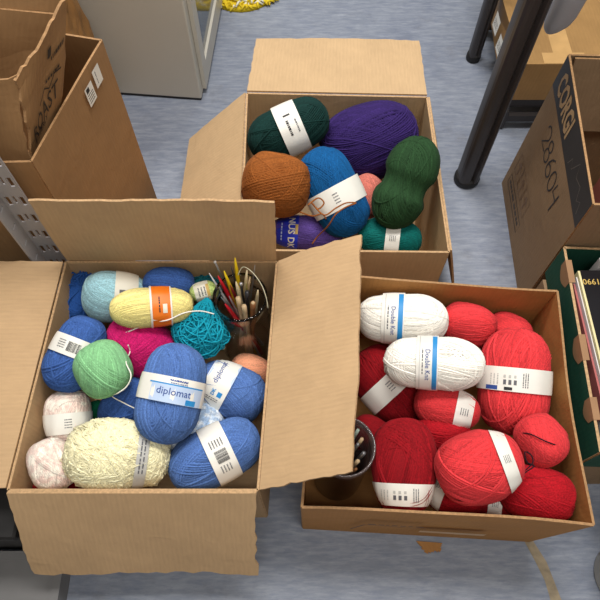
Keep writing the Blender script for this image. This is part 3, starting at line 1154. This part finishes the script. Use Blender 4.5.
for (u, ln_) in ((0.055, 0.05), (0.215, 0.05), (0.33, 0.04)):
    mb = MB()
    c = t0.lerp(t3, u / 0.405)
    for sgn in (0, 1):
        P = []
        for k in range(7):
            a = k / 6
            P.append(c + (t3 - t0).normalized() * ln_ * (a - 0.5) + V3(-0.0032, 0, 0.3055 - (0.02 + 0.014 * math.sin(math.pi * a))))
        top = [c + (t3 - t0).normalized() * ln_ * (k / 6 - 0.5) + V3(-0.0032, 0, 0.3062) for k in range(7)]
        inn = [p + V3(0.012, 0, 0.0) for p in top]
        mb.add(P + top + inn, [(k, k + 1, 8 + k, 7 + k) for k in range(6)] + [(7 + k, 8 + k, 15 + k, 14 + k) for k in range(6)], 0)
        break
    mb.build('torn_patch', TORN, tray)['label'] = 'torn brown paper patch'
# record sleeves standing in the tray, spines up, tops leaning
SL = plain('black sleeve card', (22, 20, 24), 0.3)
CREAM = plain('cream sleeve edge', (226, 212, 160), 0.6)
REDS = plain('faded red sleeve', (176, 96, 92), 0.5)
WHITES = plain('white sleeve', (214, 206, 204), 0.5)


def sleeve(label, x, th, y0, y1, h, lean, mat, decor=None):
    mb = MB()
    z0 = 0.2125
    P = [(x, y0, z0), (x + th, y0, z0), (x + th, y1, z0), (x, y1, z0)]
    P += [(p[0] + lean, p[1], z0 + h) for p in P]
    mb.add(P, [(0, 3, 2, 1), (4, 5, 6, 7), (0, 1, 5, 4), (1, 2, 6, 5), (2, 3, 7, 6), (3, 0, 4, 7)])
    root = mb.build('record_sleeve', mat)
    tag(root, label, 'record sleeve', 'record sleeves in the green tray')
    return root


sleeve('faded red record sleeve leaning against the left side of the green tray', 0.5245, 0.0035, 0.30, 0.56, 0.08, 0.0, REDS)
sleeve('thin white record sleeve between the red and cream ones in the green tray', 0.529, 0.002, 0.28, 0.57, 0.088, 0.0, WHITES)
sleeve('cream edged record sleeve beside the black album in the green tray', 0.532, 0.004, 0.27, 0.58, 0.094, 0.0, CREAM)
alb = thing('record_album', 'black record album with gold digits lying in the green tray', 'record album', (0.72, 0.43, 0.2125))
mb = MB()
mb.box((0.538, 0.262, 0.2125), (0.90, 0.585, 0.300))
mb.build('cover', SL, alb)
mb = MB()
decal(mb, [('t', '1990', 0.0, 0.0, 0.017, 180, 0, {'bold': 0.01})], lambda u, v, h: Vector((0.556 + u, 0.560 + v, 0.300 + h)))
mb.build('gold_digits', GOLD, alb)
mb = MB()
mb.box((0.575, 0.590, 0.2125), (0.93, 0.604, 0.315))
wb = mb.build('record_sleeve', WHITES)
tag(wb, 'white card standing behind the black album in the green tray', 'record sleeve', 'record sleeves in the green tray')
# inside the big handwritten box
mb = MB()
mb.box((0.622, 0.755, 0.008), (0.80, 0.80, 0.375))
ib = mb.build('toy_packet', [plain('red packet', (150, 84, 74), 0.5)])
tag(ib, 'pale red packet standing inside the big handwritten box', 'packet')
mb = MB()
cx, cy = 0.640, 0.062
mb.lathe([(0.0, 0.0), (0.055, 0.0), (0.062, 0.006), (0.070, 0.10), (0.074, 0.104), (0.074, 0.112), (0.068, 0.112), (0.062, 0.02), (0.0, 0.014)], 40, 0, (cx, cy, 0))
tub = mb.build('plastic_tub', plain('cream plastic', (206, 200, 184), 0.45, var=0.02), None, True)
tag(tub, 'cream plastic tub on floor at the bottom right corner', 'tub')
# tape residue on the floor
mb = MB()
P = []
path = [at(528, 540, 0), at(541, 562, 0), at(549, 580, 0), at(558, 606, 0)]
for k, p in enumerate(path):
    w = 0.009 + 0.002 * (k % 2)
    P += [p + V3(-w, 0, 0.0006), p + V3(w, 0, 0.0006)]
mb.add(P, [(2 * k, 2 * k + 1, 2 * k + 3, 2 * k + 2) for k in range(3)])
tr_ = mb.build('tape_residue', plain('old glue', (150, 134, 108), 0.6, var=0.25, scale=60))
tag(tr_, 'strip of yellowish old tape stuck to floor in front of red yarn box', 'tape')

# ------------------------------------------------------------------ yarn colours
Y_ROYAL = yarn_mat('royal', (42, 86, 156))
Y_BLUE = yarn_mat('denim blue', (84, 116, 174))
Y_NAVY = yarn_mat('deep blue', (62, 96, 160))
Y_AQUA = yarn_mat('pale aqua', (168, 208, 216))
Y_YELLOW = yarn_mat('lemon', (242, 226, 148), 0.1)
Y_TURQ = yarn_mat('turquoise', (20, 158, 182))
Y_TEALD = yarn_mat('dark teal', (24, 110, 122))
Y_MAG = yarn_mat('magenta', (196, 28, 104))
Y_MINT = yarn_mat('mint', (134, 188, 136), 0.12)
Y_PEACH = yarn_mat('peach', (248, 172, 134), 0.1)
Y_PINK = yarn_mat('pale pink cream', (228, 204, 192), 0.1, alt=(238, 228, 214))
Y_CREAM = yarn_mat('soft cream', (244, 236, 196), 0.08)
Y_SKY = yarn_mat('pale sky', (176, 200, 228), 0.1, alt=(230, 236, 242))
Y_WHITE = yarn_mat('white', (248, 243, 232), 0.04)
Y_CORAL = yarn_mat('coral red', (216, 60, 64), 0.15)
Y_RED = yarn_mat('red', (168, 18, 30), 0.2)
Y_DRED = yarn_mat('deep red', (142, 14, 24), 0.2)
Y_DGREEN = yarn_mat('bottle green', (16, 50, 46))
Y_PURPLE = yarn_mat('purple', (52, 34, 94))
Y_RUST = yarn_mat('rust', (150, 86, 36))
Y_PETROL = yarn_mat('petrol', (14, 84, 138))
Y_OLIVE = yarn_mat('forest green', (38, 68, 38))
Y_VIOLET = yarn_mat('violet', (100, 76, 150))
Y_EMER = yarn_mat('emerald teal', (8, 102, 96))
Y_SALMON = yarn_mat('salmon', (196, 112, 98))
Y_BLACK = yarn_mat('black thread', (30, 16, 26))

mix_g, red_g, dark_g = 'yarn in the mixed box', 'yarn in the red and white box', 'yarn in the dark colours box'


# label artwork: functions of (metres per picture pixel, half width of the band)
def art_plain(seed=1, bar=True):
    def f(s, hw):
        e = [('lines', -0.006, -hw * 0.5, 0.012, hw, 4, LI, 'u', seed)]
        if bar:
            e = [('bars', -0.017, -hw * 0.55, 0.022, hw * 1.0, LK, 'u', seed), ('lines', 0.010, -hw * 0.6, 0.014, hw * 1.2, 5, LI, 'u', seed), ('lines', -0.036, -hw * 0.5, 0.014, hw * 1.0, 4, LI, 'u', seed + 4)]
        return e
    return f


def art_symbols(seed=1):
    def f(s, hw):
        e = []
        for k in range(3):
            e.append(('r', -0.018 + k * 0.009, -hw * 0.45, -0.013 + k * 0.009, -hw * 0.05, LI))
            e.append(('r', -0.018 + k * 0.009, hw * 0.1, -0.014 + k * 0.009, hw * 0.35, LPG))
        e += [('lines', 0.014, -hw * 0.6, 0.012, hw * 1.2, 3, LI, 'v', seed), ('lines', -0.045, -hw * 0.5, 0.02, hw * 0.9, 3, LPG, 'v', seed + 2)]
        return e
    return f


def art_diplomat(rot):
    def f(s, hw):
        return [('r', -0.036, -hw, 0.060, hw * 0.35, LPB), ('t', 'diplomat', 0.004, -hw * 0.15, 0.0165, rot, LN, {'bold': 0.004}),
                ('lines', -0.004, hw * 0.45, 0.028, hw * 0.35, 2, LN, 'u', 7), ('r', -0.040, hw * 0.35, 0.06, hw * 0.46, LB), ('t', 'DK', 0.030, -hw * 0.72, 0.006, rot, LB),
                ('r', 0.026, -hw * 0.98, 0.046, -hw * 0.55, LB), ('lines', -0.006, hw * 0.66, 0.03, hw * 0.22, 1, LN, 'u', 9)]
    return f


def art_diplomat2(s, hw):
    return [('r', 0.004, -hw, 0.060, hw * 0.96, LPB), ('t', 'diplomat', 0.024, hw * 0.25, 0.014, 0, LN, {'bold': 0.004}), ('t', 'DK', -0.016, 0, 0.009, 0, LB, {'bold': 0.03}),
            ('r', -0.022, -hw * 0.7, -0.012, -hw * 0.35, LB), ('lines', -0.034, -hw * 0.6, 0.008, hw * 1.2, 2, LI, 'v', 4)]


def art_knit(s, hw):
    return [('r', -0.06, -hw * 0.88, 0.06, -hw * 0.45, LB), ('t', 'Double Knit', -0.004, -hw * 0.02, 0.0125, 180, LN, {'sx': 0.9}), ('lines', -0.02, hw * 0.3, 0.045, hw * 0.25, 1, LI, 'u', 3),
            ('r', -0.06, hw * 0.66, 0.06, hw * 0.72, LPG)]


def art_orange(s, hw):
    return [('r', -0.06, hw * 0.82, 0.06, hw * 1.0, LP), ('lines', -0.010, hw * 0.0, 0.028, hw * 0.3, 1, LK, 'u', 4), ('r', -0.012, -hw * 0.55, 0.004, -hw * 0.15, LC), ('r', -0.06, -hw, 0.06, -hw * 0.86, LP),
            ('r', -0.026, -hw, -0.022, hw, LP)]


def art_aqua(s, hw):
    return [('r', 0.008, hw * 0.1, 0.014, hw * 0.6, LI), ('r', 0.008, -hw * 0.7, 0.014, -hw * 0.2, LPG), ('t', 'BABY', -0.006, 0, 0.009, 0, LI, {'bold': 0.02}), ('lines', -0.02, -hw * 0.6, 0.01, hw * 1.2, 2, LI, 'u', 2)]


def art_green(s, hw):
    return [('lines', -0.014, -hw * 0.1, 0.034, hw * 0.5, 1, LK, 'u', 9), ('lines', -0.012, -hw * 0.7, 0.03, hw * 0.3, 1, LI, 'u', 3), ('r', 0.03, -hw * 0.3, 0.034, hw * 0.3, LK)]


def art_royal(s, hw):
    return [('t', 'NUS DK', -0.002, -hw * 0.35, 0.021, 180, LC, {'bold': 0.02}), ('lines', -0.02, hw * 0.4, 0.04, hw * 0.3, 1, LPB, 'u', 5), ('r', -0.004, -hw * 0.98, 0.018, -hw * 0.72, LG)]


A = mix_g
# ---- mixed box
tangle('loose tangled royal blue skein in back left corner of the mixed box', 79.5, 296, 0.235, 30, 18, 100, Y_ROYAL, A, seed=11, n=40)
ball('pale aqua ball with cream label band, at back left of the mixed box', 116.5, 297, 0.27, 33, 27, 4, Y_AQUA, (0.28, 22, LC, art_aqua), group=A, alpha=82, wob=0.01, st=0.003)
ball('unlabelled blue ball against the back wall, behind the yellow ball', 168.9, 284.3, 0.28, 25, 17, 0, Y_NAVY, group=A)
tangle('dark teal bit of loose yarn between blue ball and needle jar', 207.1, 288.1, 0.248, 19, 13, 10, Y_TEALD, A, seed=13, n=26)
ball('tiny pale green ball under a multicoloured label, beside the needle jar', 203.3, 291.3, 0.281, 13, 10, -15, yarn_mat('pale lime', (196, 214, 130)), (-0.1, 15, LC, lambda s, hw: [('lines', -0.008, -hw * .6, 0.016, hw * 1.2, 3, LI, 'u', 2), ('r', -0.012, -hw, 0.012, -hw * .6, LG)]), group=A)
ball('lemon yellow ball with a bright orange label band', 152, 307, 0.322, 41, 21, -4, Y_YELLOW, (0.22, 21, LO, art_orange), group=A, alpha=77, wob=0.02, st=0.0032, groove=0.35, rag=0.005)
tangle('turquoise looped skein tied at its top, below the needle jar', 202, 328, 0.272, 31, 30, 100, Y_TURQ, A, seed=17, n=150, pinch=0.9, st=0.003)
ball('bright magenta pink unlabelled ball under the yellow ball', 142, 348, 0.255, 37, 29, 28, Y_MAG, group=A, alpha=60, jit=25, st=0.0043)
ball('deep blue ball with white barcode label at left wall of mixed box', 74.7, 354.3, 0.298, 39, 26, 112, Y_NAVY, (-0.15, 19, LP, art_plain(5)), group=A)
ball('mint green round unlabelled ball left of the magenta one', 103.2, 369.1, 0.325, 28, 27, 60, Y_MINT, group=A, alpha=70, wob=0.02, st=0.0032)
ball('blue unlabelled ball half hidden between mint and cream balls', 126.9, 404.8, 0.227, 29, 23, 130, Y_NAVY, group=A)
ball('denim blue ball with pale blue and white label in the middle of mixed box', 171.2, 393, 0.32, 49, 34, 101, Y_BLUE, (-0.06, 25, LP, art_diplomat(0)), group=A, alpha=80, depth=28)
ball('denim blue ball with tilted pale label, right of the central blue ball', 231.0, 390.9, 0.211, 36, 28, 28, Y_BLUE, (-0.42, 26, LP, art_diplomat2), group=A, depth=25)
ball('peach orange ball behind the tilted blue ball at right wall', 251.4, 370.0, 0.158, 20, 15, 20, Y_PEACH, group=A)
ball('dark teal yarn ball deep below the turquoise skein', 191.9, 345.9, 0.133, 22, 13, 10, Y_TEALD, group=A, nb=14)
ball('small emerald green ball glimpsed between mint, blue and cream balls', 99.9, 413.0, 0.185, 14, 12, 10, yarn_mat('emerald', (20, 120, 84)), group=A, nb=12)
ball('pinkish white textured ball with white label at left wall of mixed box', 68.1, 417.5, 0.245, 27, 24, 84, Y_PINK, (0.22, 20, LP, art_plain(9, False)), group=A, fuzz=0.012, st=0.003)
ball('pinkish white textured unlabelled ball in front left corner of mixed box', 52.4, 464.7, 0.261, 26, 22, 60, Y_PINK, group=A, fuzz=0.012, st=0.003)
ball('large fluffy cream ball with a clear grey band, at front of mixed box', 118, 455, 0.268, 51, 36, 4, Y_CREAM, (0.46, 11, LPG, lambda s, hw: [('lines', -0.03, -hw * .6, 0.06, hw * 1.2, 2, LI, 'u', 5)], 0.12), group=A, fuzz=0.020, st=0.0027, nb=46, per=8, jit=30, alpha=60, seg=70)
ball('pale sky blue and white ball behind the blue barcode ball', 196, 432, 0.205, 30, 27, -30, Y_SKY, group=A, fuzz=0.014, st=0.003)
ball('small cream ball glimpsed between fluffy cream and sky blue balls', 177.8, 462.3, 0.186, 13, 14, 90, Y_CREAM, group=A, nb=12)
ball('denim blue ball with white barcode label in front right corner of mixed box', 215.4, 454.9, 0.235, 48, 31, -27, Y_BLUE, (0.1, 24, LP, art_plain(21)), group=A, alpha=78, depth=27)
ball('red scrap ball under pinkish ball in front left corner of mixed box', 58.8, 485.9, 0.21, 24, 10, 0, Y_RED, group=A, nb=12)
strand('thin white yarn end lying across the magenta and turquoise yarn', [(112, 338, 0.3), (130, 331, 0.312), (150, 323, 0.325), (168, 320, 0.33), (184, 313, 0.335), (200, 311, 0.325), (214, 314, 0.315)], Y_WHITE, 0.0012)
strand('thin white yarn end curling from mint ball to central blue ball', [(128, 345, 0.315), (130, 352, 0.3), (126, 362, 0.34), (131, 375, 0.345), (127, 386, 0.335), (118, 393, 0.325), (112, 396, 0.3), (122, 402, 0.28), (136, 409, 0.275)], Y_WHITE, 0.0011)
# ---- red and white box
Bg = red_g
ball('white ball with blue striped label at back left of the red box', 401.9, 319.1, 0.241, 45, 27, 3, Y_WHITE, (-0.2, 22, LP, art_knit), group=Bg, alpha=77, wob=0.02, st=0.0032, groove=0.25, rag=0.004)
ball('white ball with blue striped label lying in front of the other white one', 433.8, 363.0, 0.286, 50, 28, 3, Y_WHITE, (-0.13, 21, LP, art_knit), group=Bg, alpha=77, wob=0.02, st=0.0032, groove=0.25, rag=0.004)
ball('coral red unlabelled ball at back wall, right of the white balls', 468.0, 325.0, 0.219, 27, 22, 15, Y_CORAL, group=Bg, alpha=80)
ball('coral red ball peeking out behind the large labelled coral ball', 508.1, 333.3, 0.184, 23, 20, 30, Y_CORAL, group=Bg)
ball('largest coral red ball with white label, at right wall of red box', 513.9, 380.8, 0.234, 53, 37, 96, Y_CORAL, (-0.02, 23, LP, lambda s, hw: art_symbols(3)(s, hw) + [('r', -0.052, -hw * 0.95, -0.028, -hw * 0.6, LN), ('r', -0.016, -hw * 0.9, -0.002, -hw * 0.65, LK)]), group=Bg, alpha=82, depth=32)
ball('deep red ball with tilted white label beside the left white ball', 389.9, 385.1, 0.152, 44, 33, 48, Y_DRED, (0.02, 21, LP, art_plain(31, False)), group=Bg)
ball('red ball with white label under the front white ball', 446.2, 407.6, 0.223, 32, 22, 14, Y_CORAL, (0.56, 17, LP, art_plain(33, False)), group=Bg)
ball('deep red ball with white label low on it, beside the dark needle jar', 403.8, 466.3, 0.23, 47, 33, 92, Y_DRED, (0.58, 21, LP, art_symbols(7)), group=Bg, alpha=80, depth=29)
ball('red unlabelled ball in the middle gap of the red box', 443, 434, 0.2, 27, 24, 20, Y_RED, group=Bg)
ball('coral red ball with label on its right end, front centre of red box', 478.9, 467.1, 0.287, 43, 35, -16, Y_CORAL, (0.66, 13, LP, art_plain(37, False)), group=Bg, alpha=66, st=0.0034)
ball('coral red ball with black thread across it at the right wall', 541, 440, 0.262, 26, 24, 60, Y_CORAL, group=Bg)
ball('red unlabelled ball in front right corner of the red box', 536.5, 494.0, 0.236, 36, 27, 10, Y_RED, group=Bg, alpha=66)
ball('red ball with white label on its left, under the front coral ball', 455.0, 491.2, 0.182, 30, 27, 25, Y_RED, (-0.55, 16, LP, art_plain(39, False)), group=Bg)
ball('dark red ball with white label deep at the front of red box', 493, 503, 0.185, 24, 19, 12, Y_DRED, (0.1, 13, LP, art_plain(41, False)), group=Bg)
ball('deep red ball in shadow beside the dark needle jar rim', 372.2, 435.7, 0.146, 22, 18, 30, Y_DRED, group=Bg)
strand('black thread lying across the coral ball at right wall', [(520, 433, 0.275), (530, 434, 0.295), (545, 441, 0.303), (556, 445, 0.297), (563, 447, 0.28)], Y_BLACK, 0.0011)
strand('black thread looped beside the front coral ball label', [(520, 474, 0.3), (528, 468, 0.305), (533, 462, 0.305), (531, 455, 0.305), (525, 452, 0.305), (527, 462, 0.305), (534, 466, 0.305), (526, 472, 0.305), (520, 477, 0.303)], Y_BLACK, 0.0011)
# ---- dark colours box
C_ = dark_g
ball('bottle green ball with white label in back left corner of dark box', 288.7, 130.1, 0.259, 42, 27, -24, Y_DGREEN, (0.08, 23, LP, art_green), group=C_)
ball('big purple unlabelled ball at the back of the dark colours box', 369.0, 142.8, 0.203, 49, 38, -14, Y_PURPLE, group=C_, alpha=72, st=0.0043, nb=24, depth=34)
ball('rust brown unlabelled ball at the left wall of dark colours box', 276, 185, 0.27, 34, 32, 10, Y_RUST, group=C_, alpha=78, st=0.0056, jit=22, groove=0.7)
ball('petrol blue ball with white label in the middle of dark colours box', 334, 193, 0.235, 46, 30, 62, Y_PETROL, (0.12, 23, LP, art_plain(51, False)), group=C_)
ball('forest green hourglass shaped skein at right wall of dark colours box', 405.7, 183.0, 0.272, 47, 27, 112, Y_OLIVE, group=C_, alpha=76, pinch=[(0.05, 0.22, 0.2)], cat='yarn skein', name='yarn_skein')
ball('violet ball with royal blue label at the front of dark colours box', 306, 233, 0.15, 36, 18, 4, Y_VIOLET, (-0.52, 21, LR, art_royal), group=C_)
ball('emerald teal ball with white label in front right corner of dark box', 390, 238, 0.165, 31, 20, 6, Y_EMER, (0.08, 14, LP, art_plain(53, False)), group=C_)
ball('salmon pink ball glimpsed between petrol and forest green yarn', 368.2, 196.2, 0.173, 22, 18, 60, Y_SALMON, group=C_, alt=None) if False else ball('salmon pink ball glimpsed between petrol and forest green yarn', 368.2, 196.2, 0.173, 22, 18, 60, Y_SALMON, group=C_)
strand('rust yarn end curling over the petrol ball and violet ball', [(308, 205, 0.305), (318, 198, 0.3), (324, 203, 0.295), (318, 209, 0.29), (312, 203, 0.29), (324, 215, 0.29), (336, 208, 0.288), (346, 203, 0.285), (356, 203, 0.28), (346, 207, 0.283), (336, 214, 0.28), (328, 226, 0.25), (318, 236, 0.2), (312, 244, 0.185)], Y_RUST, 0.0016)
strand('rust yarn end trailing from the rust ball beside the violet ball', [(300, 212, 0.26), (312, 216, 0.25), (322, 214, 0.25), (326, 219, 0.24)], Y_RUST, 0.0016)

# ------------------------------------------------------------------ jars and needles
def jar(name, label, cx, cy, z0, prof, mat, cat='jar'):
    mb = MB()
    mb.lathe(prof, 48, 0, (cx, cy, z0))
    o = mb.build(name, mat, None, True)
    return tag(o, label, cat)


JX, JY, JZ = -0.1125, 0.525, 0.06
gl = glass_mat('clear jar glass', (0.95, 0.97, 0.97, 1))
jar('glass_jar', 'clear glass jar of knitting needles in back right corner of mixed box', JX, JY, JZ,
    [(r * 1.16, (z * 1.08 if z < 0.05 else z * 1.08 + 0.04)) for r, z in [(0.0, 0.0), (0.040, 0.0), (0.047, 0.006), (0.049, 0.03), (0.049, 0.13), (0.046, 0.148), (0.0425, 0.160), (0.0425, 0.180), (0.0445, 0.184), (0.0445, 0.190), (0.0415, 0.191),
     (0.0395, 0.186), (0.0395, 0.160), (0.043, 0.146), (0.046, 0.128), (0.046, 0.03), (0.044, 0.009), (0.0, 0.006)]], gl)


def needle(label, p0, p1, mat, r=0.0022, flat=False, knob=None, kmat=None, tip=True, group='needles in the glass jar'):
    p0, p1 = Vector(p0), Vector(p1)
    d = (p1 - p0)
    mb = MB()
    n = 10
    pts = [p0 + d * (i / n) for i in range(n + 1)]
    rad = [r] * (n + 1)
    if tip:
        rad[-1], rad[-2] = r * 0.25, r * 0.8
    mb.tube(pts, rad, 8)
    name = 'knitting_needle'
    o = mb.build(name, mat, None, True)
    if flat:
        pass
    tag(o, label, 'knitting needle', group)
    if knob:
        mb = MB()
        c = p1
        prof = [(0.0001, -knob)] + [(knob * math.cos(a), knob * math.sin(a)) for a in [math.radians(x) for x in range(-75, 80, 15)]] + [(0.0001, knob)]
        mb.lathe(prof, 16, 0, c)
        k = make('knob', mb.v, mb.f, [kmat or mat], o, True)
    return o


def jn(label, px, py, z, bx, by, mat, r=0.0022, **kw):
    return needle(label, (JX + bx, JY + by, JZ + 0.012), at(px, py, z), mat, r * 1.3, **kw)


M_Y = plain('yellow plastic', (232, 196, 20), 0.35)
M_R = plain('red plastic', (196, 24, 40), 0.35)
M_W = plain('pale wood', (206, 178, 138), 0.5)
M_S = plain('aluminium', (176, 176, 178), 0.3, 0.8)
M_I = plain('ivory plastic', (226, 208, 168), 0.4)
M_B = plain('brown wood', (140, 92, 54), 0.5)
M_K = plain('dark metal', (70, 70, 74), 0.35, 0.6)
jn('thick beige needle leaning right in the glass jar', 258, 290, 0.325, 0.004, 0.018, M_I, 0.003)
jn('grey needle with flat round end behind the wooden ones', 247, 292, 0.322, -0.004, 0.008, M_K, 0.0034, tip=False)
jn('pale wooden needle leaning to the rear of the glass jar', 250, 277, 0.335, -0.022, 0.02, M_W, 0.0026)
jn('dark red needle between the yellow and ivory ones', 230, 285, 0.325, 0.016, 0.006, plain('dark red plastic', (120, 20, 30), 0.4), 0.0028)
jn('silver needle lying against the left rim of the jar', 221, 297, 0.312, 0.03, 0.004, M_S, 0.0026)
jn('yellow knitting needle, tallest in the glass jar', 235, 258, 0.36, -0.005, -0.010, M_Y, 0.0034)
jn('second yellow knitting needle at left of the glass jar', 224, 271, 0.345, 0.015, -0.014, M_Y, 0.0032)
jn('red plastic crochet hook at left side of the glass jar', 218, 276, 0.335, 0.020, -0.008, M_R, 0.0034)
jn('short thick red needle low in the glass jar', 225, 304, 0.305, 0.028, -0.016, M_R, 0.0036)
jn('silver needle with pearl grey knob at far left of the jar', 215, 262, 0.345, 0.012, 0.005, M_S, 0.0016, knob=0.0028, kmat=plain('pearl', (206, 200, 196), 0.3), tip=False)
jn('white pointed needle leaning out left of the glass jar', 209, 273, 0.330, 0.024, -0.02, plain('white plastic', (222, 218, 216), 0.4), 0.0018)
jn('wooden needle with flat round top, front centre of jar', 238, 298, 0.318, 0.0, -0.022, M_W, 0.0036, tip=False)
jn('wooden needle with flat round top, nearest the jar front', 244, 306, 0.312, 0.006, -0.026, M_W, 0.0036, tip=False)
jn('brown wooden needle with pale round end at right of jar', 253, 303, 0.316, 0.006, -0.012, M_B, 0.0038, knob=0.0038, kmat=M_W, tip=False)
jn('ivory flat needle in the middle of the jar', 236, 282, 0.335, 0.010, 0.0, M_I, 0.0038)
jn('dark needle with round silver knob at jar centre', 241, 284, 0.338, 0.0, 0.012, M_K, 0.002, knob=0.0042, kmat=M_S, tip=False)
jn('beige needle behind the silver knob in the jar', 247, 270, 0.345, -0.02, 0.004, M_I, 0.003)
jn('slim grey needle at right rear of the glass jar', 255, 265, 0.345, -0.012, 0.016, M_S, 0.0017)
jn('slim dark needle beside the tall yellow one in jar', 231, 266, 0.35, 0.006, 0.016, M_K, 0.0018)
jn('grey needle slanting across the front of the glass jar', 229, 296, 0.315, 0.024, -0.024, M_S, 0.0022)
jn('slim olive needle behind the ivory one in the jar', 246, 283, 0.335, 0.012, -0.004, plain('olive plastic', (120, 110, 50), 0.4), 0.002)
strand('thin clear cable loop of a circular needle arching over the jar', [(238, 275, .33), (243, 267, .345), (252, 272, .345), (261, 284, .335), (266, 297, .322), (268, 308, .305)], plain('clear cable', (206, 200, 170), 0.3), 0.0009, cat='needle cable', name='needle_cable')

KX, KY, KZ = 0.0775, 0.252, 0.012
SMOKE = glass_mat('smoky plastic', (0.34, 0.26, 0.25, 1), 0.12)
SMOKE.node_tree.nodes['Principled BSDF'].inputs['Transmission Weight'].default_value = 0.7
jar('plastic_jar', 'dark brown translucent jar of needles in front left corner of red box', KX, KY, KZ,
    [(0.0, 0.0), (0.046, 0.0), (0.049, 0.006), (0.0505, 0.235), (0.0525, 0.238), (0.0525, 0.262), (0.0505, 0.264), (0.0485, 0.262), (0.047, 0.235), (0.045, 0.01), (0.0, 0.006)],
    SMOKE)


def kn(label, px, py, z, bx, by, mat, r, **kw):
    return needle(label, (KX + bx, KY + by, KZ + 0.012), at(px, py, z), mat, r, tip=False, group='needles in the dark jar', **kw)


kn('needle with pale green end at the back of the dark jar', 358, 430, 0.262, -0.004, 0.01, plain('pale green end', (170, 190, 176), 0.4), 0.003)
kn('needle with tan end at right of the dark jar', 362, 439, 0.26, 0.0, 0.006, M_W, 0.0032)
kn('needle with grey end in the middle of the dark jar', 358, 444, 0.26, -0.01, 0.0, M_S, 0.003)
kn('needle with square silver end at right of the dark jar', 364, 453, 0.258, 0.008, -0.004, M_S, 0.0038)
kn('needle with wooden end at the front of the dark jar', 358, 461, 0.256, 0.0, -0.012, M_W, 0.0036)
kn('brown needle beside the jar wall at front of dark jar', 356, 469, 0.254, -0.004, -0.02, M_B, 0.0026)
kn('dark grey needle furthest left in the dark jar', 350, 449, 0.25, -0.016, 0.0, M_K, 0.003)
